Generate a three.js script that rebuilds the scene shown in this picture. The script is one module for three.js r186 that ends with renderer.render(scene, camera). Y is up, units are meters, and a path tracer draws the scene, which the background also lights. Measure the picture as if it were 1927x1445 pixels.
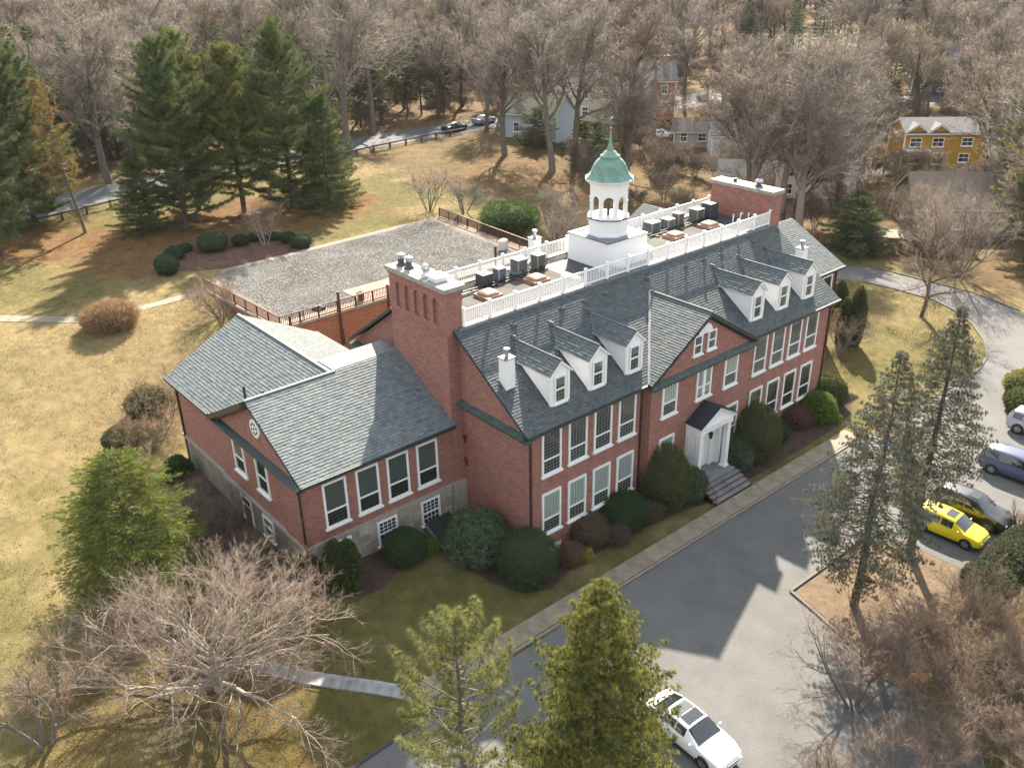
import * as THREE from 'three';
import { mergeGeometries } from 'three/addons/utils/BufferGeometryUtils.js';

// ---------------------------------------------------------------- camera, sky, sun, exposure
const scene = new THREE.Scene();
const camera = new THREE.PerspectiveCamera(46.1, 1024 / 767, 0.5, 3000);
{
  const rad = Math.PI / 180, pitch = 26.44 * rad, yaw = 50.068 * rad, roll = -1.082 * rad;
  const fh = new THREE.Vector3(Math.cos(yaw), 0, -Math.sin(yaw));
  const r0 = new THREE.Vector3(Math.sin(yaw), 0, Math.cos(yaw));
  const fw = fh.clone().multiplyScalar(Math.cos(pitch)).add(new THREE.Vector3(0, -Math.sin(pitch), 0));
  const u0 = new THREE.Vector3().crossVectors(r0, fw);
  const r = r0.clone().multiplyScalar(Math.cos(roll)).addScaledVector(u0, Math.sin(roll));
  const u = u0.clone().multiplyScalar(Math.cos(roll)).addScaledVector(r0, -Math.sin(roll));
  camera.position.set(-28.34, 33.52, 32.564);
  camera.quaternion.setFromRotationMatrix(new THREE.Matrix4().makeBasis(r, u, fw.clone().negate()));
  camera.updateMatrixWorld();
}
const SUN = new THREE.Vector3(1.1, 1, -1.07).normalize();
const sun = new THREE.DirectionalLight(new THREE.Color().setRGB(1, 0.90, 0.74), 4.5);
sun.position.copy(SUN).multiplyScalar(200);
sun.target.position.set(10, 0, -15);
sun.castShadow = true; sun.shadow.radius = 1.6; sun.shadow.mapSize.set(4096, 4096);
Object.assign(sun.shadow.camera, { left: -130, right: 130, top: 130, bottom: -130, near: 1, far: 500 });
scene.add(sun, sun.target);
{ // clear late-winter sky with thin high cloud: blue overhead, pale at the horizon, brighter around the sun
  const W = 512, H = 256, d = new Float32Array(W * H * 4), v = new THREE.Vector3();
  for (let j = 0; j < H; j++) for (let i = 0; i < W; i++) {
    const th = (j + 0.5) / H * Math.PI - Math.PI / 2, ph = ((i + 0.5) / W - 0.5) * 2 * Math.PI;
    v.set(Math.cos(th) * Math.cos(ph), Math.sin(th), Math.cos(th) * Math.sin(ph));
    const e = Math.max(0, v.y), k = Math.pow(1 - e, 2.2), c = Math.max(0, v.dot(SUN)), g = 0.30 * Math.pow(c, 6) + 0.5 * Math.pow(c, 40);
    const o = (j * W + i) * 4;
    d[o] = 0.27 + 0.17 * k + g; d[o + 1] = 0.305 + 0.145 * k + g * 0.94; d[o + 2] = 0.355 + 0.105 * k + g * 0.8; d[o + 3] = 1;
  }
  const t = new THREE.DataTexture(d, W, H, THREE.RGBAFormat, THREE.FloatType);
  t.mapping = THREE.EquirectangularReflectionMapping; t.colorSpace = THREE.LinearSRGBColorSpace; t.magFilter = t.minFilter = THREE.LinearFilter; t.needsUpdate = true;
  scene.background = t; scene.environment = t;
}
const renderer = new THREE.WebGLRenderer({ antialias: true });
renderer.setSize(1024, 767);
renderer.toneMapping = THREE.LinearToneMapping;
renderer.toneMappingExposure = 4.2;
renderer.shadowMap.enabled = true;

// ---------------------------------------------------------------- helpers
let seed = 7;
const sr = s => { seed = s; };
const R = () => { seed |= 0; seed = seed + 0x6D2B79F5 | 0; let t = Math.imul(seed ^ seed >>> 15, 1 | seed); t = t + Math.imul(t ^ t >>> 7, 61 | t) ^ t; return ((t ^ t >>> 14) >>> 0) / 4294967296; };
const rr = (a, b) => a + (b - a) * R();
const V = (x, y, z) => new THREE.Vector3(x, y, z);
const clamp = (x, a, b) => Math.min(b, Math.max(a, x));
const sm = (a, b, x) => { const t = clamp((x - a) / (b - a), 0, 1); return t * t * (3 - 2 * t); };
const hash2 = (x, y) => { let h = Math.imul(x | 0, 374761393) + Math.imul(y | 0, 668265263); h = Math.imul(h ^ h >>> 13, 1274126177); return ((h ^ h >>> 16) >>> 0) / 4294967296; };
const vnoise = (x, y) => { const i = Math.floor(x), j = Math.floor(y), f = x - i, g = y - j, u = f * f * (3 - 2 * f), w = g * g * (3 - 2 * g); return (hash2(i, j) * (1 - u) + hash2(i + 1, j) * u) * (1 - w) + (hash2(i, j + 1) * (1 - u) + hash2(i + 1, j + 1) * u) * w; };
const fbm = (x, y, o = 4) => { let s = 0, a = 0.5; for (let i = 0; i < o; i++) { s += a * vnoise(x, y); x = x * 2.03 + 17.1; y = y * 2.03 + 9.7; a *= 0.5; } return s / (1 - Math.pow(0.5, o)); };
const names = {};
const numbered = n => { const k = names[n] = (names[n] ?? -1) + 1; return k ? `${n}_${String(k).padStart(3, '0')}` : n; };
function sh(o) { o.castShadow = o.receiveShadow = true; return o; }
function thing(name, label, category, pos = [0, 0, 0], turn = 0, group) {
  const o = new THREE.Group(); o.name = numbered(name); scene.add(o); o.position.set(...pos); o.rotation.y = turn;
  o.userData = { label, category }; if (group) o.userData.group = group; return o;
}
function part(name, geo, mat, parent, kind, label) {
  const m = sh(new THREE.Mesh(Array.isArray(geo) ? mg(geo) : geo, mat)); m.name = name; parent.add(m);
  if (kind) m.userData.kind = kind; if (label) m.userData.label = label; return m;
}
function grp(name, parent) { const g = new THREE.Group(); g.name = name; parent.add(g); return g; }
function struct(name, geo, mat) { const m = part(numbered(name), geo, mat, scene, 'structure'); return m; }
function copyOf(o, label, pos, turn = 0, scale) {
  const c = o.clone(); c.name = numbered(o.name.replace(/_\d{3}$/, '')); c.userData = { ...o.userData, label }; scene.add(c);
  c.position.set(...pos); c.rotation.y = turn; if (scale) c.scale.set(...(Array.isArray(scale) ? scale : [scale, scale, scale])); return c;
}
function mg(list) {
  const L = list.flat().map(g => { let q = g.index ? g.toNonIndexed() : g; for (const k of Object.keys(q.attributes)) if (!['position', 'normal', 'uv'].includes(k)) q.deleteAttribute(k); if (!q.attributes.uv) q.setAttribute('uv', new THREE.BufferAttribute(new Float32Array(q.attributes.position.count * 2), 2)); return q; });
  return L.length === 1 ? L[0] : mergeGeometries(L);
}
// uv in metres, from the dominant axis of each face
function uvm(g) {
  if (g.index) g = g.toNonIndexed();
  const p = g.attributes.position, uv = new Float32Array(p.count * 2), a = V(), b = V(), c = V();
  for (let i = 0; i < p.count; i += 3) {
    a.fromBufferAttribute(p, i); b.fromBufferAttribute(p, i + 1).sub(a); c.fromBufferAttribute(p, i + 2).sub(a); b.cross(c);
    const ax = Math.abs(b.x), ay = Math.abs(b.y), az = Math.abs(b.z);
    for (let k = 0; k < 3; k++) {
      const x = p.getX(i + k), y = p.getY(i + k), z = p.getZ(i + k);
      const q = ay > ax && ay > az * 1.0 ? [x, z] : ax > az ? [z, y] : [x, y];
      uv[(i + k) * 2] = q[0]; uv[(i + k) * 2 + 1] = q[1];
    }
  }
  g.setAttribute('uv', new THREE.BufferAttribute(uv, 2)); return g;
}
function bx(x0, x1, y0, y1, z0, z1) { const g = new THREE.BoxGeometry(x1 - x0, y1 - y0, z1 - z0); g.translate((x0 + x1) / 2, (y0 + y1) / 2, (z0 + z1) / 2); return uvm(g); }
function cb(cx, cy, cz, w, h, d, ry = 0) { const g = new THREE.BoxGeometry(w, h, d); if (ry) g.rotateY(ry); g.translate(cx, cy, cz); return uvm(g); }
// polygon in (u,v) extruded; axis 'z': u=x v=y ; axis 'x': u=z v=y ; axis 'y': u=x v=z
function prism(pts, a0, a1, axis = 'z', holes = []) {
  const s = new THREE.Shape(pts.map(p => new THREE.Vector2(p[0], p[1])));
  for (const h of holes) s.holes.push(new THREE.Path(h.map(p => new THREE.Vector2(p[0], p[1]))));
  const g = new THREE.ExtrudeGeometry(s, { depth: a1 - a0, bevelEnabled: false, steps: 1 });
  g.translate(0, 0, a0);
  const p = g.attributes.position;
  if (axis !== 'z') {
    for (let i = 0; i < p.count; i++) { const x = p.getX(i), y = p.getY(i), z = p.getZ(i); axis === 'x' ? p.setXYZ(i, z, y, x) : p.setXYZ(i, x, z, y); }
    const q = g.index ? g.toNonIndexed() : g, r = q.attributes.position; // mirrored: flip winding
    for (let i = 0; i < r.count; i += 3) { const x = r.getX(i + 1), y = r.getY(i + 1), z = r.getZ(i + 1); r.setXYZ(i + 1, r.getX(i + 2), r.getY(i + 2), r.getZ(i + 2)); r.setXYZ(i + 2, x, y, z); }
    q.computeVertexNormals(); return uvm(q);
  }
  return uvm(g);
}
function quadG(...qs) { // list of quads [a,b,c,d] as arrays
  const P = [];
  for (const [a, b, c, d] of qs) P.push(...a, ...b, ...c, ...a, ...c, ...d);
  const g = new THREE.BufferGeometry(); g.setAttribute('position', new THREE.BufferAttribute(new Float32Array(P), 3)); g.computeVertexNormals(); return uvm(g);
}
function rod(a, b, r, n = 6, r2 = r) { // cylinder between two points
  const A = V(...a), B = V(...b), d = B.clone().sub(A), L = d.length();
  const g = new THREE.CylinderGeometry(r2, r, L, n); g.translate(0, L / 2, 0);
  g.applyQuaternion(new THREE.Quaternion().setFromUnitVectors(V(0, 1, 0), d.normalize())); g.translate(...a); return g;
}
function lathe(pts, n = 24, x = 0, y = 0, z = 0) { const g = new THREE.LatheGeometry(pts.map(p => new THREE.Vector2(p[0], p[1])), n); g.translate(x, y, z); return g; }
// growing buffer with colours
class GB {
  constructor() { this.p = []; this.c = []; this.uv = []; }
  tri(a, b, c, col) { this.p.push(a[0], a[1], a[2], b[0], b[1], b[2], c[0], c[1], c[2]); if (col) for (let i = 0; i < 3; i++) this.c.push(col[0], col[1], col[2]); }
  quad(a, b, c, d, col) { this.tri(a, b, c, col); this.tri(a, c, d, col); }
  geo() { const g = new THREE.BufferGeometry(); g.setAttribute('position', new THREE.BufferAttribute(new Float32Array(this.p), 3)); if (this.c.length) g.setAttribute('color', new THREE.BufferAttribute(new Float32Array(this.c), 3)); g.computeVertexNormals(); return uvm(g); }
}
const C = (r, g, b) => new THREE.Color().setRGB(r, g, b);
const mat = (c, roughness = 0.8, o = {}) => new THREE.MeshStandardMaterial({ color: Array.isArray(c) ? C(...c) : c, roughness, metalness: 0, ...o });

// ---------------------------------------------------------------- textures
function tex(n, fn, { srgb = true, m = 1 } = {}) { // fn(i,j) -> [r,g,b] 0..1 linear (colour) or data
  const d = new Uint8Array(n * n * 4), e = x => srgb ? (x <= 0.0031308 ? x * 12.92 : 1.055 * Math.pow(x, 1 / 2.4) - 0.055) : x;
  for (let j = 0; j < n; j++) for (let i = 0; i < n; i++) { const c = fn(i, j), o = (j * n + i) * 4; for (let k = 0; k < 3; k++) d[o + k] = clamp(e(clamp(c[k], 0, 1)) * 255, 0, 255); d[o + 3] = 255; }
  const t = new THREE.DataTexture(d, n, n); t.wrapS = t.wrapT = THREE.RepeatWrapping; t.magFilter = THREE.LinearFilter; t.minFilter = THREE.LinearMipmapLinearFilter; t.generateMipmaps = true;
  if (srgb) t.colorSpace = THREE.SRGBColorSpace; t.repeat.set(1 / m, 1 / m); t.needsUpdate = true; return t;
}
// tileable noise
const tn = (x, y, p) => { const i = Math.floor(x), j = Math.floor(y), f = x - i, g = y - j, u = f * f * (3 - 2 * f), w = g * g * (3 - 2 * g), h = (a, b) => hash2(((a % p) + p) % p, ((b % p) + p) % p + 911); return (h(i, j) * (1 - u) + h(i + 1, j) * u) * (1 - w) + (h(i, j + 1) * (1 - u) + h(i + 1, j + 1) * u) * w; };
const tfbm = (x, y, p, o = 4) => { let s = 0, a = 0.5; for (let i = 0; i < o; i++) { s += a * tn(x, y, p); x *= 2; y *= 2; p *= 2; a *= 0.5; } return s / (1 - Math.pow(0.5, o)); };
function brickTex(pal, mortar, N = 1024, nb = 16, nc = 48) {
  const bw = N / nb, bh = N / nc, B = [];
  const f = (i, j) => {
    const row = Math.floor(j / bh), off = row % 2 ? bw / 2 : 0, x = (i + off) % N, col = Math.floor(x / bw), u = x - col * bw, w = j - row * bh;
    const mo = u < bw * 0.055 || w < bh * 0.17;
    return [mo, row, col];
  };
  const map = tex(N, (i, j) => {
    const [mo, row, col] = f(i, j), n = 0.85 + 0.3 * tn(i / 4, j / 4, N / 4), big = 0.94 + 0.12 * tfbm(i / 128, j / 128, 8, 3);
    if (mo) return mortar.map(v => v * n * big);
    const q = hash2(col + 57, row * 3 + 11), c = pal[Math.floor(q * pal.length)], v = (0.72 + 0.5 * hash2(col * 7 + 3, row + 101)) * n * big;
    return c.map(k => k * v);
  }, { m: 3.25 });
  const bump = tex(512, (i, j) => { const [mo] = f(i * N / 512, j * N / 512), n = 0.75 + 0.25 * tn(i / 2, j / 2, 256); return mo ? [0.2, 0.2, 0.2] : [n, n, n]; }, { srgb: false, m: 3.25 });
  return { map, bump };
}
const BR = brickTex([[.33, .095, .056], [.29, .085, .052], [.26, .08, .054], [.36, .115, .065], [.18, .075, .066], [.31, .10, .06], [.24, .095, .08], [.34, .12, .075]], [.36, .32, .28]);
const BO = brickTex([[.34, .12, .05], [.30, .11, .05], [.27, .10, .055], [.36, .14, .06]], [.34, .27, .2]);
const noiseMap = (a, b, n, p, m, o = 5) => tex(n, (i, j) => { const t = tfbm(i / n * p, j / n * p, p, o); return a.map((v, k) => v + (b[k] - v) * t); }, { m });
const noiseBump = (n, p, m, o = 4) => tex(n, (i, j) => { const t = tfbm(i / n * p, j / n * p, p, o); return [t, t, t]; }, { srgb: false, m });
const fineBump = noiseBump(512, 64, 4);
const M = {
  brick: new THREE.MeshStandardMaterial({ color: C(.9, .88, .88), map: BR.map, bumpMap: BR.bump, bumpScale: 0.008, roughness: 0.85 }),
  orangeBrick: new THREE.MeshStandardMaterial({ map: BO.map, bumpMap: BO.bump, bumpScale: 0.008, roughness: 0.85 }),
  white: mat([.74, .74, .73], 0.45), whiteSiding: mat([.73, .73, .73], 0.5),
  whiteRail: mat([.80, .80, .80], 0.35),
  copper: new THREE.MeshStandardMaterial({ map: noiseMap([.03, .046, .042], [.085, .13, .112], 256, 6, 1.6), roughness: 0.6, metalness: 0.1 }),
  dome: new THREE.MeshStandardMaterial({ map: noiseMap([.085, .175, .13], [.19, .31, .245], 256, 8, 2.2), roughness: 0.6, metalness: 0.05 }),
  gutter: new THREE.MeshStandardMaterial({ map: noiseMap([.012, .017, .017], [.03, .045, .042], 256, 8, 2), roughness: 0.55 }),
  pipe: mat([.045, .022, .017], 0.5),
  olive: mat([.055, .045, .025], 0.6),
  limestone: new THREE.MeshStandardMaterial({ map: noiseMap([.22, .19, .155], [.38, .34, .29], 256, 8, 2), bumpMap: fineBump, bumpScale: 0.006, roughness: 0.9 }),
  concrete: new THREE.MeshStandardMaterial({ map: noiseMap([.13, .108, .08], [.255, .222, .175], 512, 8, 3), bumpMap: fineBump, bumpScale: 0.004, roughness: 0.9 }),
  cap: new THREE.MeshStandardMaterial({ map: noiseMap([.2, .195, .17], [.34, .33, .30], 256, 8, 2), roughness: 0.85 }),
  roofDeck: new THREE.MeshStandardMaterial({ map: noiseMap([.028, .028, .027], [.115, .108, .096], 512, 6, 6), bumpMap: fineBump, bumpScale: 0.01, roughness: 0.95 }),
  rubber: new THREE.MeshStandardMaterial({ map: noiseMap([.022, .024, .028], [.05, .052, .06], 256, 6, 3), roughness: 0.7 }),
  under: mat([.03, .033, .036], 0.9),
  slate: new THREE.MeshStandardMaterial({ vertexColors: true, map: noiseMap([.72, .72, .72], [1, 1, 1], 256, 24, 1.3), bumpMap: fineBump, bumpScale: 0.006, roughness: 0.82 }),
  lead: new THREE.MeshStandardMaterial({ map: noiseMap([.085, .09, .095], [.2, .205, .21], 256, 8, 2), roughness: 0.65, metalness: 0.1 }),
  glass: new THREE.MeshPhysicalMaterial({ color: C(.92, .96, .95), roughness: 0.03, transmission: 1, thickness: 0, ior: 1.5 }),
  room: mat([.012, .016, .015], 0.9), roomWarm: mat([.05, .042, .03], 0.9),
  blind: mat([.46, .50, .48], 0.8), blindCream: mat([.62, .6, .53], 0.8), curtain: mat([.14, .18, .17], .9), screen: mat([.085, .095, .09], .9),
  muntinWhite: mat([.23, .23, .21], 0.5), muntinDark: mat([.06, .055, .04], 0.5),
  bluestone: new THREE.MeshStandardMaterial({ map: noiseMap([.095, .098, .1], [.22, .22, .215], 256, 6, 2.5), roughness: 0.8 }),
  iron: mat([.012, .012, .013], 0.5), steel: mat([.45, .46, .47], 0.35, { metalness: 0.85 }), darkMetal: mat([.06, .06, .065], 0.5, { metalness: 0.4 }),
  brownRail: new THREE.MeshStandardMaterial({ map: noiseMap([.065, .026, .02], [.115, .05, .038], 128, 8, 1), roughness: 0.75 }),
  wood: new THREE.MeshStandardMaterial({ map: noiseMap([.07, .045, .028], [.19, .13, .085], 128, 8, 1), roughness: 0.9 }),
  asphalt: new THREE.MeshStandardMaterial({ map: tex(1024, (i, j) => { const f = tn(i / 1.6, j / 1.6, 640), g = tfbm(i / 128, j / 128, 8, 4), k = (0.062 + 0.08 * f + 0.04 * (g - .5)) * 1.0; return [k * 1.03, k, k * .97]; }, { m: 9 }), bumpMap: fineBump, bumpScale: 0.008, roughness: 0.92 }),
  asphaltRoad: new THREE.MeshStandardMaterial({ map: noiseMap([.05, .052, .058], [.09, .093, .10], 512, 32, 8), roughness: 0.9 }),
  gravel: new THREE.MeshStandardMaterial({ map: tex(1024, (i, j) => { const f = tn(i / 8, j / 8, 128), f2 = tn(i / 3, j / 3, 341), g = tfbm(i / 128, j / 128, 8, 5), k = .05 + 0.09 * f * f + .07 * f2 + 0.12 * (g - .46); return [k * 1.05, k, k * .92]; }, { m: 12 }), bumpMap: noiseBump(512, 128, 4, 2), bumpScale: 0.03, roughness: 1 }),
  paver: mat([.27, .185, .135], 0.9), paverB: mat([.30, .21, .155], 0.9), paverC: mat([.245, .17, .125], .9),
  mulch: new THREE.MeshStandardMaterial({ map: tex(512, (i, j) => { const f = tn(i / 2, j / 5, 256), g = tfbm(i / 64, j / 64, 8, 4), k = .35 + .9 * f * g * 1.6; return [.085 * k, .048 * k, .034 * k]; }, { m: 3 }), bumpMap: noiseBump(512, 96, 3, 2), bumpScale: 0.05, roughness: 1 }),
};
// ---------------------------------------------------------------- terrain
function hT(x, z) {
  const f = 1.0 * sm(1, -8, x) + 0.8 * sm(-8, -26, x), front = f * (1 - sm(-3, 6.5, z));
  const shift = clamp((x - 32) * 0.8, 0, 40), t = sm(-24 - shift, -46 - shift, z);
  return front * (1 - t) + (4.5 + 0.008 * Math.max(0, -60 - z)) * t;
}
const at = (x, z, dy = 0) => [x, hT(x, z) + dy, z];
const inPoly = (P, x, z) => { let c = false; for (let i = 0, j = P.length - 1; i < P.length; j = i++) if ((P[i][1] > z) !== (P[j][1] > z) && x < (P[j][0] - P[i][0]) * (z - P[i][1]) / (P[j][1] - P[i][1]) + P[i][0]) c = !c; return c; };
const GREEN = [.115, .112, .028], TAN = [.235, .175, .083], PALE = [.262, .2, .105], LITTER = [.15, .066, .025], FOREST = [.085, .057, .036], OLIVE = [.125, .105, .042];
const mixc = (a, b, t) => a.map((v, i) => v + (b[i] - v) * t);
// pine needles and fallen leaves lie round these trunks; weighted entries add painted shade to cherry litter: [x, z, radius, weight]
const NEEDLES_AND_SHADE = [[6, -66, 9], [12, -68, 10], [19, -66, 10], [24, -64, 9], [-9, -74, 9], [-2, -70, 8], [1, -61, 9], [11, 15, 6.5], [16, 15.5, 6], [44, -62, 7], [54, -56, 7], [56, -68, 8], [-18.5, -1.5, 5.2, .45], [-19.5, 2.5, 4.5, .4], [-21.5, -5, 4, .4], [-23.5, 0, 4, .35]];
function groundColor(x, z) {
  const n = fbm(x * .09 + 3, z * .09 + 8, 4), n2 = fbm(x * .35 + 40, z * .35 + 2, 3), n3 = fbm(x * 1.3, z * 1.3 + 70, 3);
  let c = mixc(TAN, PALE, sm(-18, -30, x) * sm(-48, -30, z) * .9 + .25 * n2);
  let g = sm(.44, .62, n * .65 + n2 * .4);
  const frontLawn = sm(-24, -13, x) * sm(-9, -4, z) * (1 - sm(32, 40, x));
  g = clamp(g * .8 + frontLawn * (.45 + .5 * n2), 0, 1);
  if (x > 30 && x < 58 && z > -20 && z < 6) g = Math.max(g, .28 + .3 * n2);
  c = mixc(c, mixc(GREEN, OLIVE, n3), g);
  let litterShade = 0; for (const [a, b, r, k = 1] of NEEDLES_AND_SHADE) { const d = Math.hypot(x - a, z - b) / r + (n2 - .5) * .9; litterShade = Math.max(litterShade, (1 - sm(.62, 1.0, d)) * k); }
  c = mixc(c, mixc(LITTER, TAN, n3 * .5), litterShade * .92);  // round the cherry this brown is part litter, part shade put into the colour
  // leaf litter of the woods: beyond the back road, behind the yards, and right of the drive
  let w = sm(-93, -99, z + (n - .5) * 6) ;
  w = Math.max(w, sm(63, 68, x + (n2 - .5) * 5) * .95, sm(36, 44, x) * sm(-24, -34, z + (n - .5) * 14) * .8);
  if (z > 16.5) w = Math.max(w, sm(10, 17, x + (n - .5) * 8) * .35);
  c = mixc(c, mixc(FOREST, mixc(LITTER, TAN, .5), n3), w * (.75 + .25 * n2));
  const v = .66 + .4 * n3 + .28 * fbm(x * 4.1 + 9, z * 4.1, 2); return c.map(k => k * v);
}
{
  const axis = (lo, a, b, hi, st) => { const o = []; for (let v = a; v <= b + 1e-6; v += st) o.push(v); let s = st, v = a; const L = []; while (v > lo) { s *= 1.22; v -= s; L.unshift(v); } s = st; v = b; const H = []; while (v < hi) { s *= 1.22; v += s; H.push(v); } return [...L, ...o, ...H]; };
  const X = axis(-900, -40, 76, 1200, .55), Z = axis(-1300, -104, 30, 500, .55), P = [], Cc = [], U = [], I = [];
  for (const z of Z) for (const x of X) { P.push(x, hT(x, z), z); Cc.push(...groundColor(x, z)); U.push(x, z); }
  const nx = X.length;
  for (let j = 0; j < Z.length - 1; j++) for (let i = 0; i < nx - 1; i++) { const a = j * nx + i; I.push(a, a + nx, a + 1, a + 1, a + nx, a + nx + 1); }
  const g = new THREE.BufferGeometry(); g.setAttribute('position', new THREE.BufferAttribute(new Float32Array(P), 3)); g.setAttribute('color', new THREE.BufferAttribute(new Float32Array(Cc), 3)); g.setAttribute('uv', new THREE.BufferAttribute(new Float32Array(U), 2)); g.setIndex(I); g.computeVertexNormals();
  const map = tex(1024, (i, j) => { const a = tn(i / 2, j / 3.5, 512), b = tfbm(i / 64, j / 64, 16, 4), k = .44 + .5 * a + .5 * (b - .3); return [k * (1 + .08 * (a - .5)), k, k * (1 - .16 * (b - .5))]; }, { m: 7 });
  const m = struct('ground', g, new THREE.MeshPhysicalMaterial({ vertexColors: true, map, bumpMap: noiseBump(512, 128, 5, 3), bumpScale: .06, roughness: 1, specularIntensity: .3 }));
}
// a sheet that follows the terrain: polygon of [x,z]
function sheet(name, poly, material, dy, kind = 'structure', parent = scene, maxE = 1.2, flat) {
  const pts = []; for (let i = 0; i < poly.length; i++) { const a = poly[i], b = poly[(i + 1) % poly.length], n = Math.max(1, Math.ceil(Math.hypot(b[0] - a[0], b[1] - a[1]) / (maxE * 2))); for (let k = 0; k < n; k++) pts.push([a[0] + (b[0] - a[0]) * k / n, a[1] + (b[1] - a[1]) * k / n]); }
  const v2 = pts.map(p => new THREE.Vector2(...p)); if (THREE.ShapeUtils.isClockWise(v2)) v2.reverse();
  let T = THREE.ShapeUtils.triangulateShape(v2, []).map(t => t.map(i => [v2[i].x, v2[i].y]));
  const out = [], st = [...T];
  while (st.length) {
    const t = st.pop(); let L = 0, k = 0; for (let i = 0; i < 3; i++) { const d = Math.hypot(t[i][0] - t[(i + 1) % 3][0], t[i][1] - t[(i + 1) % 3][1]); if (d > L + 1e-9) { L = d; k = i; } }
    if (L <= maxE) { out.push(t); continue; }
    const a = t[k], b = t[(k + 1) % 3], c = t[(k + 2) % 3], m = [(a[0] + b[0]) / 2, (a[1] + b[1]) / 2]; st.push([a, m, c], [m, b, c]);
  }
  const P = [], U = []; for (const t of out) for (const i of [0, 2, 1]) { P.push(t[i][0], (flat ?? hT(t[i][0], t[i][1])) + dy, t[i][1]); U.push(t[i][0], t[i][1]); }
  const g = new THREE.BufferGeometry(); g.setAttribute('position', new THREE.BufferAttribute(new Float32Array(P), 3)); g.setAttribute('uv', new THREE.BufferAttribute(new Float32Array(U), 2)); g.computeVertexNormals();
  const nrm = g.attributes.normal; for (let i = 0; i < nrm.count; i++) nrm.setXYZ(i, 0, 1, 0);
  return part(parent === scene ? numbered(name) : name, g, material, parent, kind);
}
function ribbonPoly(c, w) { const L = [], Rr = []; c.forEach((p, i) => { const a = c[Math.max(0, i - 1)], b = c[Math.min(c.length - 1, i + 1)], d = Math.hypot(b[0] - a[0], b[1] - a[1]), nx = -(b[1] - a[1]) / d, nz = (b[0] - a[0]) / d; L.push([p[0] + nx * w / 2, p[1] + nz * w / 2]); Rr.unshift([p[0] - nx * w / 2, p[1] - nz * w / 2]); }); return [...L, ...Rr]; }
// kerb: a bevelled bar that runs along a polyline
function kerbGeo(pts, w = .15, h = .13, y = .02, len = 1.6) {
  const L = []; for (let i = 0; i < pts.length - 1; i++) { const [x0, z0] = pts[i], [x1, z1] = pts[i + 1], D = Math.hypot(x1 - x0, z1 - z0), n = Math.max(1, Math.round(D / len)); for (let k = 0; k < n; k++) { const t0 = k / n, t1 = (k + 1) / n, ax = x0 + (x1 - x0) * t0, az = z0 + (z1 - z0) * t0, bX = x0 + (x1 - x0) * t1, bz = z0 + (z1 - z0) * t1, l = Math.hypot(bX - ax, bz - az); const g = new THREE.BoxGeometry(l - .012, h + .2, w); g.translate(0, (h - .2) / 2, 0); g.rotateY(-Math.atan2(bz - az, bX - ax)); g.translate((ax + bX) / 2, hT((ax + bX) / 2, (az + bz) / 2) + y, (az + bz) / 2); L.push(uvm(g)); } }
  return L;
}
// front drive, its turning area and the loop road to the right
sheet('driveway', [[-45, 6.1], [-20, 6.0], [-8, 5.3], [-2, 5.08], [26, 5.08], [33, 5.3], [40, 5.6], [46, 5.5], [49, 4.8], [52, 3.2], [55, .8], [57.4, -2.1], [58.6, -5], [58.7, -9], [58.4, -12], [57.2, -15], [54, -19], [50, -22], [54, -26], [58, -23], [61, -18], [62.7, -14], [63.1, -8], [63.1, -3], [61.6, 2], [58, 6], [53, 7.6], [47, 8], [42, 9], [39.5, 12], [38.5, 18], [18.6, 18], [18.6, 13.4], [17, 12.0], [9.45, 11.75], [9.1, 13.4], [6, 24], [-4, 30], [-30, 30], [-45, 14]], M.asphalt, .012);
{ // sidewalk: a row of slabs with open joints
  const s = new THREE.Group(); s.name = 'sidewalk'; s.userData.kind = 'structure'; scene.add(s);
  sr(5); const tones = [0, 1, 2].map(i => { const m = M.concrete.clone(); m.color = C(1.0 + .05 * i, .97 + .05 * i, .9 + .05 * i); return m; });
  const g = new THREE.BoxGeometry(5.6, .16, 1.24); g.translate(0, .03, 0); const gg = uvm(g);
  for (let x = -8.4; x < 27.2; x += 5.62) { const m = part('slab', gg, tones[Math.floor(R() * 3)], s); m.position.set(x, hT(x, 4.25) + .028 + rr(-.004, .004), 4.24); }
  part('slab_joint_bed', [bx(-11.3, 27.9, -.1, .035, 3.63, 4.85)], mat([.05, .045, .035], 1), s);
  part('kerb_stone', kerbGeo([[-11.3, 4.97], [27, 4.97]], .16, .10, 0, 2.4), M.concrete, s);
}
struct('kerb', kerbGeo([[18.6, 12.2], [16.8, 11.72], [9.45, 11.62], [9.0, 13.4], [7.6, 18]], .16, .12, .01), mat([.13, .115, .095], .9));
struct('kerb', kerbGeo([[40, 5.45], [46, 5.4], [49, 4.7], [52, 3.1], [55, .7], [57.3, -2.2], [58.5, -5], [58.6, -9], [58.3, -12]], .2, .1, .0), mat([.10, .095, .085], .9));
struct('kerb', kerbGeo([[63.2, -14], [63.3, -8], [63.3, -3], [61.8, 2]], .2, .1, 0), mat([.10, .095, .085], .9));
struct('kerb', kerbGeo([[-40, 5.95], [-20, 5.9], [-12, 5.55]], .14, .1, .0), mat([.05, .05, .05], .9));
sheet('back_road', ribbonPoly([[-140, -66], [-60, -76], [-25, -83], [-5, -87], [20, -90.5], [45, -91.8], [66, -91.5], [85, -89], [120, -82], [180, -60]], 8.4), M.asphaltRoad, .04, 'structure', scene, 2.5);
sheet('garden_path', [[-40, -64], [-26, -58], [-15.4, -52.7], [-10.3, -47.5], [-5.5, -46.35], [1.2, -46.6], [1.2, -45.4], [-5.6, -45.25], [-10.7, -46], [-15.8, -51.2], [-26, -56.4], [-40, -62.4]], M.concrete, .03);
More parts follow.
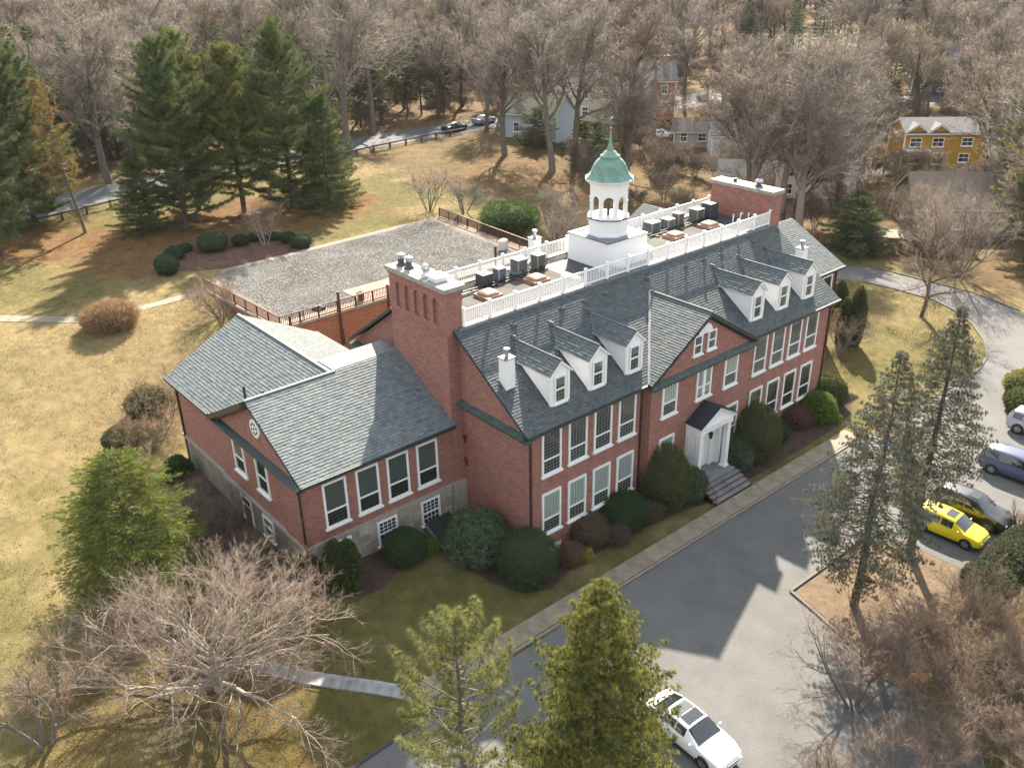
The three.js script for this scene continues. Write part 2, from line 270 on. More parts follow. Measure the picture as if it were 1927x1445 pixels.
{ // flagstone path down to the drive, with three steps
  const s = new THREE.Group(); s.name = 'flagstone_path'; s.userData.kind = 'structure'; scene.add(s);
  sr(11); const P = [[-16.6, -2.0], [-15.75, -.95], [-14.86, .18], [-13.64, 1.37], [-12.53, 2.42], [-11.61, 3.41], [-10.75, 4.5]], T = [0, 1, 2].map(i => { const m = M.bluestone.clone(); m.color = C(1.5 + .2 * i, 1.5 + .2 * i, 1.45 + .2 * i); return m; });
  for (let i = 0; i < P.length - 1; i++) for (let k = 0; k < 2; k++) {
    const t = (k + .5) / 2, x = P[i][0] + (P[i + 1][0] - P[i][0]) * t, z = P[i][1] + (P[i + 1][1] - P[i][1]) * t, a = -Math.atan2(P[i + 1][1] - P[i][1], P[i + 1][0] - P[i][0]), L = Math.hypot(P[i + 1][0] - P[i][0], P[i + 1][1] - P[i][1]) / 2;
    const m = part('flagstone', uvm(new THREE.BoxGeometry(L + .012, .12, .85)), T[Math.floor(R() * 3)], s); const dx = (P[i + 1][0] - P[i][0]) / 4, dz = (P[i + 1][1] - P[i][1]) / 4; m.position.set(x, (hT(x + dx, z + dz) + hT(x - dx, z - dz)) / 2 - .015, z); m.rotation.set(0, a, Math.atan2(hT(x + dx, z + dz) - hT(x - dx, z - dz), L), 'YXZ');
  }
}
{
  const h = thing('handrail', 'thin black iron handrail beside the flagstone path on the front lawn', 'handrail');
  const P = [at(-14.2, -.1), at(-12.45, 1.65)];
  part('post', rod(P[0], [P[0][0], P[0][1] + .9, P[0][2]], .02), M.iron, h); part('post', rod(P[1], [P[1][0], P[1][1] + .85, P[1][2]], .02), M.iron, h);
  part('rail', rod([P[0][0] - .1, P[0][1] + .9, P[0][2] - .1], [P[1][0] + .3, P[1][1] + .85, P[1][2] + .3], .022), M.iron, h);
}
// planting beds
sheet('mulch_bed', [[-10.9, -6.2], [-10.7, -3.8], [-9.4, -3.0], [-8.2, -3.0], [-5.5, -4.3], [-4.1, -4.6], [-3.2, -4.2], [-3.3, -1.8], [-2.9, .2], [-1.9, 2.0], [-.4, 2.5], [1.4, 2.0], [4.1, 1.85], [6.4, 1.9], [8.8, 2.1], [11.4, 2.5], [13.3, 2.9], [13.3, 0], [0, 0.1], [-.2, -6.2]], M.mulch, .03, 'structure', scene, .8);
sheet('mulch_bed', [[16.9, .3], [16.9, 2.9], [19.8, 3.0], [23, 3.0], [27.2, 2.95], [31, 2.5], [33.6, .8], [33.4, -2.5], [30.2, -3], [30, 0]], M.mulch, .03, 'structure', scene, .8);
sheet('mulch_bed', [[-13.5, -24], [-11, -24], [-11, -6.3], [-13.6, -5], [-14.2, -10], [-14.8, -17]], M.mulch, .03, 'structure', scene, .8);
sheet('mulch_bed', [[-.2, -54], [1.5, -59], [5.5, -62], [10.1, -62.5], [14, -59], [15.6, -54], [14.9, -51.1], [10.5, -50.6], [6.6, -50.7], [3.4, -51.5]], new THREE.MeshStandardMaterial({ map: M.mulch.map, bumpMap: M.mulch.bumpMap, bumpScale: .05, roughness: 1, color: C(1.7, 1.5, 1.3) }), .03, 'structure', scene, .8);
sheet('leaf_litter_island', [[9.55, 11.8], [17, 11.95], [18.5, 13.4], [18.5, 18.2], [14, 19.5], [8.2, 17], [9.2, 13.4]], new THREE.MeshStandardMaterial({ map: tex(512, (i, j) => { const f = tn(i / 2, j / 4, 256), g = tfbm(i / 64, j / 64, 8, 4), k = .4 + .9 * f * (g + .3); return [.2 * k, .138 * k, .086 * k]; }, { m: 3 }), bumpMap: noiseBump(512, 96, 3, 2), bumpScale: .05, roughness: 1 }), .06, 'structure', scene, .8);

// ---------------------------------------------------------------- gravel-topped rear terrace with brick retaining wall
{
  const ty = 4.57, P = [[1.4, -32.8], [30.2, -32.8], [31, -51.0], [4.4, -50.3], [.7, -46.6]];
  const T = thing('rear_terrace', 'gravel roof terrace with brown railing and brick retaining wall behind the school', 'terrace');
  part('retaining_wall', prism(P, -1.5, ty - .12, 'y'), M.orangeBrick, T);
  part('coping', prism([[1.25, -32.62], [30.4, -32.62], [31.2, -51.15], [4.3, -50.5], [.5, -46.65]], ty - .12, ty, 'y'), M.concrete, T);
  sheet('gravel_surface', [[2.6, -34], [29.0, -34], [29.7, -50.6], [4.7, -49.9], [1.9, -46.4]], M.gravel, .012, 'stuff', T, 3, ty);
  { // the gravel itself: loose stones lying on the roof
    sr(88); const st = new THREE.IcosahedronGeometry(.034, 0).scale(1.3, .6, 1), n = 40000, im = sh(new THREE.InstancedMesh(st, mat([1, 1, 1], .95), n)), m4 = new THREE.Matrix4(), q4 = new THREE.Quaternion(), cc = new THREE.Color(); im.name = 'gravel_stones'; im.userData.kind = 'stuff'; T.add(im);
    for (let i = 0; i < n; i++) { const x = rr(2.7, 28.9), z = rr(-49.8, -34.1), s = rr(.5, 1.5); m4.compose(V(x, ty + .02, z), q4.setFromEuler(new THREE.Euler(R() * .6, R() * 6.28, R() * .6)), V(s, s, s)); im.setMatrixAt(i, m4); const k = rr(.07, .2) + .14 * (fbm(x * .3, z * .3, 3) - .5); cc.setRGB(Math.max(.02, k) * 1.06, Math.max(.02, k), Math.max(.02, k) * .92); im.setColorAt(i, cc); }
  }
  // concrete pavers along the edges and at the door mat
  sr(21); const pg = new THREE.BoxGeometry(.585, .05, .585), pm = [M.paver, M.paverB, M.paverC];
  const pav = (x, z) => { const m = part('paver', pg, pm[Math.floor(R() * 3)], T); m.position.set(x, ty + .018, z); };
  for (let x = 1.8; x < 14.5; x += .6) for (let k = 0; k < 2; k++) pav(x, -33.15 - k * .6);
  for (let z = -34.4; z > -46.4; z -= .6) for (let k = 0; k < 2; k++) pav(1.55 + k * .6 - (z < -41 ? .25 : 0), z);
  for (let x = 10.2; x < 15.2; x += .6) for (let k = 0; k < 5; k++) pav(x, -34.4 - k * .6);
  for (let z = -33.3; z > -50.2; z -= .6) for (let k = 0; k < 2; k++) pav(29.6 + k * .6, z);
  // brown timber railings
  const rail = (a, b, label) => {
    const L = Math.hypot(b[0] - a[0], b[1] - a[1]), ry = -Math.atan2(b[1] - a[1], b[0] - a[0]);
    const g = grp('railing', T); g.position.set(a[0], ty, a[1]); g.rotation.y = ry;
    part('top_rail', bx(0, L, 1.0, 1.07, -.07, .07), M.brownRail, g); part('bottom_rail', bx(0, L, .12, .2, -.035, .035), M.brownRail, g);
    const n = Math.round(L / 1.83), gp = bx(-.05, .05, 0, 1.0, -.05, .05), gb = bx(-.018, .018, .2, 1.0, -.02, .02), bal = [];
    for (let i = 0; i <= n; i++) part('post', gp, M.brownRail, g).position.x = L * i / n;
    const nb = Math.floor(L / .16); for (let i = 1; i < nb; i++) bal.push(i * .16);
    if (label) bal.forEach(x => { part('baluster', gb, M.brownRail, g).position.x = x; }); else part('balusters', bal.map(x => gb.clone().translate(x, 0, 0)), M.brownRail, g, 'stuff');
  };
  rail([1.5, -32.9], [16, -32.9], true); rail([1.5, -32.9], [.8, -46.5]); rail([30.25, -34], [31.0, -50.8]);
  for (const [x, y1] of [[2.3, 1.0], [7.0, 1.9], [12.0, 1.3], [24.5, 2.1]]) part('timber_post', bx(x - .09, x + .09, 1.2, ty + y1, -32.78, -32.6), M.brownRail, T);
  for (const x of [3.4, 7.1, 11.9]) part('drain_slot', bx(x - .14, x + .14, 1.2, 2.9, -32.79, -32.73), M.iron, T);
}
// ---------------------------------------------------------------- the school building
const school = thing('school_building', 'large red brick school with slate roofs, white dormers and a green domed cupola', 'building');
const SLATE = [[.092, .112, .120], [.104, .122, .126], [.082, .102, .113], [.115, .128, .126], [.098, .113, .112], [.078, .095, .106], [.113, .116, .11], [.10, .114, .12]];
// slates on a trapezium: O eave start, U along the eave, W up the slope (unit), L slope length, [a0,b0] extent at the eave, [a1,b1] at the top
function slates(O, U, W, L, a0, b0, a1, b1, { e = .2, w = .27, single = null, tone = 1 } = {}) {
  const o = V(...O), u = V(...U).normalize(), v = V(...W).normalize(), n = V().crossVectors(u, v); if (n.y < 0) n.negate();
  const gb = new GB(), list = [], rows = Math.ceil(L / e);
  const pt = (s, t, h) => { const q = o.clone().addScaledVector(u, s).addScaledVector(v, t).addScaledVector(n, h); return [q.x, q.y, q.z]; };
  for (let r = 0; r < rows; r++) {
    const t0 = r * e, t1 = Math.min(L, t0 + e * 1.18), f = Math.min(1, (t0 + e / 2) / L), A = a0 + (a1 - a0) * f, B = b0 + (b1 - b0) * f;
    let s = A - R() * w;
    while (s < B) {
      const ww = w * rr(.8, 1.22), s0 = Math.max(A, s), s1 = Math.min(B, s + ww - .008); s += ww; if (s1 - s0 < .03) continue;
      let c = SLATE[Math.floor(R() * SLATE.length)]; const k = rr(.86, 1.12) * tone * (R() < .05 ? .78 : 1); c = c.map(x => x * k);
      const h0 = rr(.03, .044), h1 = .006, j = rr(-.008, .008), g = single && single(s0, t0) && list.length < 300 ? new GB() : gb;
      const p = [pt(s0, t0 + j, h0), pt(s1, t0 + j, h0 + rr(-.004, .004)), pt(s1, t1, h1), pt(s0, t1, h1)], q = [pt(s0, t0 + j, 0), pt(s1, t0 + j, 0), pt(s1, t1, 0), pt(s0, t1, 0)];
      const fl = n.dot(V().crossVectors(u, v)) < 0;
      const Q = (a, b, cc, d) => fl ? g.quad(d, cc, b, a, c) : g.quad(a, b, cc, d, c);
      Q(p[0], p[1], p[2], p[3]); Q(q[0], q[1], p[1], p[0]); Q(q[1], q[2], p[2], p[1]); Q(q[3], q[0], p[0], p[3]);
      if (g !== gb) list.push(g.geo());
    }
  }
  const base = quadG([pt(a0, 0, -.004), pt(b0, 0, -.004), pt(b1, L, -.004), pt(a1, L, -.004)]);
  return { geo: gb.geo(), base, list };
}
function roofPart(name, defs, parent = school) {
  const g = grp(name, parent), geos = [], bases = [];
  for (const d of defs) { const s = slates(...d); geos.push(s.geo); bases.push(s.base); for (const q of s.list) part('slate', q, M.slate, g); }
  part('underlay', bases, M.under, g);
  const cat = mergeGeometries(geos); part('roof_slates', cat, M.slate, g, 'stuff'); return g;
}
// ---- windows
const wcache = {};
function windowProto(w, h, o) {
  const key = JSON.stringify([w, h, o]); if (wcache[key]) return wcache[key].clone();
  const g = new THREE.Group(); g.name = 'window';
  const tr = o.trim ?? .13, d = .09, split = o.split ?? .34, H = h - tr * 1.1, ys = o.split === 0 ? 0 : tr * .6 + H * split;
  const F = [bx(-w / 2, -w / 2 + tr, 0, h, 0, d), bx(w / 2 - tr, w / 2, 0, h, 0, d), bx(-w / 2 + tr, w / 2 - tr, h - tr, h, 0, d), bx(-w / 2 + tr, w / 2 - tr, 0, tr * .8, 0, d)];
  if (ys) F.push(bx(-w / 2 + tr, w / 2 - tr, ys - .05, ys + .05, 0, d - .012));
  part('frame', F, M.white, g);
  if (o.sill !== false) part('sill', [bx(-w / 2 - .09, w / 2 + .09, -.11, -.003, 0, d + .09)], M.white, g);
  const iw = w - 2 * tr, x0 = -iw / 2, y0 = tr * .8, y1 = h - tr;
  const bar = [], mt = o.mt ?? .016, grid = (a, b, nx, ny) => { for (let i = 1; i < nx; i++) bar.push(bx(x0 + iw * i / nx - mt / 2, x0 + iw * i / nx + mt / 2, a, b, .045, .068)); for (let j = 1; j < ny; j++) bar.push(bx(x0, x0 + iw, a + (b - a) * j / ny - mt / 2, a + (b - a) * j / ny + mt / 2, .046, .067)); };
  const lo = ys ? ys + .05 : y0;
  if (o.nx) { if (!o.lower) grid(lo, y1, o.nx, o.nyT); if (ys) grid(y0, ys - .05, o.nx, o.nyB); }
  if (bar.length) part('muntins', bar, o.mm ?? M.muntinWhite, g);
  if (ys) { part('pane', bx(x0, -x0, y0, ys - .05, .034, .04), M.glass, g); }
  part('pane', bx(x0, -x0, lo, y1, .034, .04), M.glass, g);
  const bl = o.blind ?? 0, yb = y1 - (y1 - y0) * bl;
  if (bl < 1) part('room_dark', bx(x0, -x0, y0, yb, .004, .012), o.room ?? M.room, g);
  if (bl > 0) part('blind', bx(x0, -x0, yb, y1, .006, .018), o.bm ?? M.blind, g);  // in the left wing windows this panel holds a painted grey reflection
  return wcache[key] = g;
}
function win(x, y, w, h, o = {}, face = 'front', plane = 0, parent = school) {
  const g = windowProto(w, h, o); const c = g.parent ? g.clone() : g;
  if (face === 'front') c.position.set(x, y, plane + .003); else { c.rotation.y = -Math.PI / 2; c.position.set(plane - .003, y, x); }
  parent.add(c); return c;
}
const W = 30, EY = 9.0, DY = 13.4, ZF = -6.0, ZB = -11.7, ZR = -17.7, CC = 14.65, CH = 5.05, CZ = .5;
sr(101);
// ---- walls
part('main_wall', prism([[0, -1], [0, EY], [ZF, DY - .2], [ZB, DY - .2], [ZR, EY], [ZR, -1]], 0, W, 'x'), M.brick, school);
part('entrance_bay_wall', prism([[CC - CH, -1], [CC + CH, -1], [CC + CH, EY], [CC, EY + 3.22], [CC - CH, EY]], -3.6, CZ, 'z'), M.brick, school);
// ---- main roof: front and rear slope
const SL = Math.hypot(6.4, 4.4), up = [0, 4.4 / SL, -6.4 / SL], upB = [0, 4.4 / SL, 6.4 / SL];
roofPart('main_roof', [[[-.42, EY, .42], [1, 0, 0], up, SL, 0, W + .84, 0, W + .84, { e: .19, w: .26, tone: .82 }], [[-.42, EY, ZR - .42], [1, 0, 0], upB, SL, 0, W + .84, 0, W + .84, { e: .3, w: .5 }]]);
// roof edges: rake boards on both gables
for (const x of [-.42, W + .3]) part('rake_board', prism([[.42, EY - .16], [.42, EY - .02], [ZF, DY - .02], [ZF, DY - .2]], x, x + .12, 'x'), M.gutter, school);
part('rake_board', prism([[ZR - .42, EY - .16], [ZR - .42, EY - .02], [ZB, DY - .02], [ZB, DY - .2]], -.42, -.3, 'x'), M.gutter, school);
// eaves: gutter, fascia and dentils left and right of the bay
function eave(x0, x1, y, z, dent = true, parent = school) {
  part('gutter', [bx(x0, x1, y - .17, y + .02, z, z + .13), bx(x0, x1, y - .19, y - .172, z - .30, z + .10)], M.gutter, parent);
  part('fascia', bx(x0 + .05, x1 - .05, y - .34, y - .195, z - .42, z - .26), M.gutter, parent);
  if (dent) { const L = []; for (let x = x0 + .2; x < x1 - .1; x += .28) L.push(bx(x, x + .11, y - .30, y - .2, z - .26, z - .16)); part('dentils', L, M.gutter, parent); }
}
eave(-.42, CC - CH - .25, EY, .42); eave(CC + CH + .25, W + .42, EY, .42);
{ const L = []; sr(3); for (let x = .3; x < W; x += .62) if (Math.abs(x - CC) > CH + .4) L.push(cb(x, EY + .2, .2, .05, .09, .05)); part('snow_guards', L, M.lead, school, 'stuff'); }
// copper-topped cornice returns on the left gable wall
part('cornice_return', prism([[-.02, 8.55], [-.40, 8.55], [-.45, 8.68], [0.0, 8.82]], -6.0, .40, 'z'), M.copper, school);
part('cornice_return', prism([[-.02, 8.55], [-.40, 8.55], [-.45, 8.68], [0.0, 8.82]], ZR - .4, ZB - .02, 'z'), M.copper, school);
part('cornice_moulding', prism([[-.02, 8.3], [-.16, 8.3], [-.34, 8.545], [-.02, 8.545]], -6.0, .02, 'z'), M.gutter, school);
part('cornice_moulding', prism([[-.02, 8.3], [-.16, 8.3], [-.34, 8.545], [-.02, 8.545]], ZR, ZB - .02, 'z'), M.gutter, school);
// ---- entrance bay gable roof
{
  const rise = 3.32, run = CH + .3, gl = Math.hypot(rise, run), back = y => .42 - (y - EY) * 6.4 / 4.4;
  const zt = back(EY + rise), zf = CZ + .28;
  sr(55);
  const g = roofPart('entrance_bay_roof', [
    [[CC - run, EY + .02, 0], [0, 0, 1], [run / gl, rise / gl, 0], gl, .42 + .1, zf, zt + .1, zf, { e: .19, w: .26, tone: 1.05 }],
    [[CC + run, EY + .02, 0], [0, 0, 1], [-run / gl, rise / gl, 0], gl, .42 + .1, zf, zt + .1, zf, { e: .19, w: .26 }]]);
  part('ridge_cap', [rod([CC, EY + rise + .07, zt], [CC, EY + rise + .07, zf], .07, 6)], M.lead, g);
  for (const s of [-1, 1]) part('valley_flashing', quadG([[CC + s * (run + .12), EY + .07, .50], [CC + s * .1, EY + rise + .07, zt - .06], [CC + s * -.02, EY + rise + .08, zt + .06], [CC + s * (run - .06), EY + .10, .54]]), M.lead, g);
  // raking cornice with dentils, and the copper shelf below the pediment
  const rk = (s) => prism([[CC + s * run, EY - .24], [CC + s * run, EY - .02], [CC, EY + rise - .01], [CC, EY + rise - .26]], CZ, zf, 'z');
  part('raking_cornice', [rk(-1), rk(1)], M.gutter, school);
  const D = []; for (const s of [-1, 1]) for (let t = .06; t < .97; t += .055) D.push(cb(CC + s * run * (1 - t), EY - .02 + rise * t - .34, CZ + .08, .12, .13, .15)); part('dentils', D, M.gutter, school);
  part('pediment_shelf', prism([[CZ + .0, EY - .42], [CZ + .30, EY - .42], [CZ + .40, EY - .28], [CZ + .40, EY - .2], [CZ + .0, EY - .05]], CC - run + .02, CC + run - .02, 'x'), M.copper, school);
  const D2 = []; for (let x = CC - CH + .1; x < CC + CH; x += .30) D2.push(cb(x, EY - .49, CZ + .12, .12, .12, .2)); part('dentils', D2, M.gutter, school);
}
// ---- windows of the street front
const lites = { nx: 5, nyT: 8, nyB: 4 };
const xsL = [0, 1, 2, 3].map(i => .98 + .75 + i * 2.08), xsR = [0, 1, 2, 3].map(i => 20.65 + .75 + i * 2.08);
for (const [i, x] of xsL.entries()) {
  win(x, 5.78, 1.5, 2.82, { ...lites, room: i % 2 ? M.roomWarm : M.room, blind: 0 });
  win(x, 1.72, 1.5, 2.82, { ...lites, mm: M.muntinWhite, mt: .015, blind: i === 3 ? .64 : .67 });
}
for (const [i, x] of xsR.entries()) {
  win(x, 5.78, 1.5, 2.82, { ...lites, room: M.roomWarm, blind: i === 1 ? .3 : .12, bm: M.curtain });
  win(x, 1.72, 1.5, 2.82, { ...lites, room: M.room, mm: M.muntinDark, blind: .1, bm: M.curtain });
}
win(11.3, 6.28, 1.42, 2.5, { ...lites, nyT: 7, nyB: 4, split: .36, blind: .63, bm: M.blindCream }, 'front', CZ);
win(17.45, 6.3, 1.42, 2.46, { ...lites, nyT: 7, nyB: 4, split: .36, blind: .6, bm: M.blindCream }, 'front', CZ);
win(11.27, 1.9, 1.42, 2.82, { ...lites, blind: .67, mt: .015 }, 'front', CZ);
win(18.0, 1.9, 1.3, 2.82, { ...lites, blind: .1, bm: M.curtain }, 'front', CZ);
{ // tall paired window over the door
  const a = win(CC - .42 - .3 + .35, 6.4, .74, 2.36, { nx: 3, nyT: 7, nyB: 3, trim: .12, blind: .95, bm: M.blind, sill: false }, 'front', CZ);
  const b = win(CC + .42 - .3 + .25, 6.4, .74, 2.36, { nx: 3, nyT: 7, nyB: 3, trim: .12, blind: .95, bm: M.blind, sill: false }, 'front', CZ);
  part('window_sill', bx(CC - .85, CC + .85, 6.28, 6.39, CZ, CZ + .2), M.white, school); part('keystone', bx(CC - .17, CC + .1, 8.77, 9.0 - .45, CZ, CZ + .14), M.white, school);
}
{ // pair of small windows and arched panel in the pediment
  win(13.72, 9.72, .82, 1.3, { nx: 3, nyT: 3, nyB: 3, split: .48, trim: .1, mt: .022 }, 'front', CZ); win(15.1, 9.72, .82, 1.3, { nx: 3, nyT: 3, nyB: 3, split: .48, trim: .1, mt: .022 }, 'front', CZ);
  const s = []; for (let a = 0; a <= 12; a++) s.push([14.41 + .66 * Math.cos(Math.PI * a / 12), 10.98 + .66 * Math.sin(Math.PI * a / 12)]);
  const f = part('fan_panel', prism(s, CZ + .002, CZ + .07, 'z'), M.white, school);
  for (let a = 1; a < 6; a++) part('fan_rib', rod([14.41, 11.0, CZ + .075], [14.41 + .6 * Math.cos(Math.PI * a / 6), 11.0 + .58 * Math.sin(Math.PI * a / 6), CZ + .075], .018, 4), M.white, f);
}
// ---- downpipes
function downpipe(x, z, y0, y1, parent = school) { const g = grp('downpipe', parent); part('pipe', bx(x - .06, x + .06, y0, y1, z - .05, z + .05), M.pipe, g); for (let y = y0 + .6; y < y1; y += 1.9) part('bracket', bx(x - .1, x + .1, y, y + .05, z - .055, z + .056), M.lead, g); part('hopper', cb(x, y1 + .06, z, .2, .2, .16), M.pipe, g); }
downpipe(.12, .07, 0, 8.6); downpipe(CC - CH - .35, .07, 0, 8.6); downpipe(CC + CH + .3, .07, 0, 8.6); downpipe(W - .12, .07, 0, 8.6);
downpipe(-11.1, -5.99, .9, 7.1); downpipe(-10.95, -23.2, 1.2, 7.3);
part('foundation_vent', [bx(1.45, 2.55, .02, .62, .0, .05)], M.white, school);
{ const s = part('wall_sign', bx(.34, .62, 1.75, 2.1, 0, .03), M.white, school); }
for (const y of [6.2, 4.6]) part('fire_bell', [cb(-.05, y, -5.75, .1, .55, .14), cb(-.09, y + .2, -5.75, .16, .14, .18)], mat([.16, .008, .015], .4), school);

// ---- dormers
sr(77);
{
  const D = new THREE.Group(); D.name = 'dormer';
  const body = [[-.7, 0], [.7, 0], [.7, 2.0], [0, 2.62], [-.7, 2.0]];
  part('dormer_wall', prism(body, -3.9, 0, 'z'), M.whiteSiding, D);
  const cl = new GB(); // clapboards on both cheeks and on the front gable
  for (const s of [-1, 1]) for (let y = 0; y < 1.95; y += .115) { const zb = -(y + .115) * 6.4 / 4.4 - .15, a = s * .70, o = .022; const q = [[a + s * o, y, 0.0], [a + s * o, y, zb], [a + s * .004, y + .112, zb], [a + s * .004, y + .112, 0.0]], u = [[a, y, 0], [a, y, zb]]; s < 0 ? (cl.quad(q[3], q[2], q[1], q[0]), cl.quad(q[0], q[1], u[1], u[0])) : (cl.quad(q[0], q[1], q[2], q[3]), cl.quad(u[0], u[1], q[1], q[0])); }
  for (let y = 1.62; y < 2.5; y += .115) { const hw = Math.min(.62, (2.55 - y) * 1.1); cl.quad([-hw, y, .022], [hw, y, .022], [hw, y + .112, .004], [-hw, y + .112, .004]); cl.quad([-hw, y, 0], [hw, y, 0], [hw, y, .022], [-hw, y, .022]); }
  part('clapboards', cl.geo(), M.whiteSiding, D, 'stuff');
  part('corner_board', [bx(-.76, -.56, 0, 1.98, -.10, .05)], M.white, D); part('corner_board', [bx(.56, .76, 0, 1.98, -.10, .05)], M.white, D);
  const wn = windowProto(.86, 1.62, { nx: 3, nyT: 3, nyB: 3, split: .5, trim: .09, mt: .018, blind: .3, bm: M.curtain }); const wc = wn.clone(); wc.position.set(0, .12, .004); wc.name = 'dormer_window'; 
  for (const ch of [...wc.children]) { ch.position.add(V(0, .12, .004)); D.add(ch); ch.name = 'window_' + ch.name; }
  part('apron', bx(-.62, .62, -.06, .1, .004, .09), M.white, D);
  const run = .9, rise = .8, gl = Math.hypot(run, rise), yE = 1.92, bk = y => -y * 6.4 / 4.4;
  for (const s of [-1, 1]) {
    const q = slates([s * run, yE, 0], [0, 0, 1], [-s * run / gl, rise / gl, 0], gl, bk(yE) + .1, .16, bk(yE + rise) + .1, .16, { e: .19, w: .25, tone: 1.05 });
    part('dormer_underlay', q.base, M.under, D); part('dormer_slates', q.geo, M.slate, D, 'stuff');
    part('barge_board', prism([[s * run, yE - .13], [s * run, yE - .01], [0, yE + rise - .01], [0, yE + rise - .15]], .0, .15, 'z'), M.white, D);
    part('eave_board', prism([[s * (run - .02), yE - .05], [s * (run - .02), yE - .012], [s * .7, yE + .12], [s * .7, yE + .05]], bk(yE), .14, 'z'), M.white, D);
  }
  part('dormer_ridge', rod([0, yE + rise + .03, bk(yE + rise)], [0, yE + rise + .03, .16], .045, 6), M.lead, D);
  part('step_flashing', [quadG([[-.72, .04, .0], [-.86, .05, -.02], [-.9, yE + .02, bk(yE) - .08], [-.72, yE + .06, bk(yE)]].map(p => [p[0], p[1] + .01, p[2]]))], M.under, D);
  part('back_flashing', [bx(-.06, .06, 2.55, 2.95, bk(2.86) - .05, bk(2.66) + .12)], M.lead, D);
  for (const x of [2.88, 5.9, 9.02, 21.3, 24.3, 27.45]) { const c = D.clone(); c.position.set(x, 9.66, -.56); school.add(c); }
}
// ---- white boxed flues on the slopes
function boxFlue(x, z, y0, y1, parent = school) {
  const g = grp('boxed_flue', parent); part('casing', bx(x - .34, x + .34, y0, y1, z - .3, z + .3), M.whiteSiding, g);
  part('casing_cap', bx(x - .4, x + .4, y1, y1 + .05, z - .36, z + .36), M.lead, g);
  part('flue_pipe', [rod([x, y1 + .05, z], [x, y1 + .42, z], .12, 12), rod([x, y1 + .42, z], [x, y1 + .55, z], .17, 12), rod([x, y1 + .55, z], [x, y1 + .60, z], .2, 12, .1)], M.steel, g);
}
boxFlue(.58, -2.4, 10.2, 12.6); boxFlue(29.0, -2.4, 10.2, 12.6); boxFlue(12.3, -13.2, 12, 14.5);
// ---- roof deck
part('roof_deck', bx(.2, W - .2, DY - .25, DY, ZB - .1, ZF + .1), M.roofDeck, school);
part('deck_flashing', [bx(-.1, W + .1, DY - .12, DY + .03, ZF - .02, ZF + .25), bx(-.1, W + .1, DY - .12, DY + .03, ZB - .25, ZB + .02)], M.lead, school);
for (const b of [[10.6, 13.1, DY, DY + .012, -10.9, -7.3], [27.2, 29.4, DY, DY + .012, -11.4, -6.6], [2.4, 4.0, DY, DY + .01, -11.2, -9.9]]) part('rubber_patch', bx(...b), M.rubber, school);
{ const L = []; sr(9); for (let x = 1.5; x < W; x += 1.95) L.push(cb(x, DY - .55 + rr(-.2, .1), ZF + .85, .34, .14, .3)); part('attic_vents', L, M.wood, school); 
  for (const x of [1.9, 5.3, 7.6, 14.0, 17.5, 21.6, 25.4]) part('copper_patch', quadG([[x, DY - .16, ZF + .3], [x + .8, DY - .16, ZF + .3], [x + .8, DY - .03 + .03, ZF + .08], [x, DY - .03 + .03, ZF + .08]]), M.copper, school); }
for (const [x, z] of [[4.45, -8.75], [8.5, -8.8], [22.2, -8.8], [26.1, -8.75]]) {
  const g = grp('skylight', school); part('skylight_kerb', [bx(x - .66, x + .66, DY, DY + .22, z - .66, z + .66)], mat([.30, .16, .12], .7), g);
  const d = new THREE.SphereGeometry(1, 20, 10, 0, Math.PI * 2, 0, Math.PI / 2); const p = d.attributes.position;
  for (let i = 0; i < p.count; i++) { const a = p.getX(i), b = p.getZ(i), r = Math.hypot(a, b), m = Math.max(Math.abs(a), Math.abs(b)) || 1, k = r / m; p.setXYZ(i, x + a * (r ? .6 * (1 + (k - 1) * .85) : 0), DY + .22 + p.getY(i) * .26, z + b * (r ? .6 * (1 + (k - 1) * .85) : 0)); } d.computeVertexNormals();
  part('skylight_dome', d, new THREE.MeshPhysicalMaterial({ color: C(.17, .11, .05), roughness: .5, clearcoat: .1 }), g);
}
// ---- white balustrades along both edges of the deck
function balustrade(z) {
  const g = grp('roof_balustrade', school), x0 = .35, x1 = W - .25, n = 15, st = (x1 - x0) / n;
  const gp = mg([bx(-.07, .07, 0, 1.12, -.07, .07), bx(-.1, .1, 1.12, 1.16, -.1, .1), bx(-.07, .07, 1.16, 1.2, -.07, .07)]), gb = bx(-.02, .02, .14, .95, -.02, .02);
  for (let i = 0; i <= n; i++) part('post', gp, M.whiteRail, g).position.set(x0 + i * st, DY + .03, z);
  for (let i = 0; i < n; i++) {
    part('top_rail', bx(x0 + i * st + .07, x0 + (i + 1) * st - .07, DY + .97, DY + 1.06, z - .04, z + .04), M.whiteRail, g);
    part('bottom_rail', bx(x0 + i * st + .07, x0 + (i + 1) * st - .07, DY + .11, DY + .18, z - .03, z + .03), M.whiteRail, g);
    const m = 14; for (let k = 1; k < m; k++) part('baluster', gb, M.whiteRail, g).position.set(x0 + i * st + st * k / m, DY + .03, z);
  }
}
balustrade(ZF + .06); balustrade(ZB - .06);

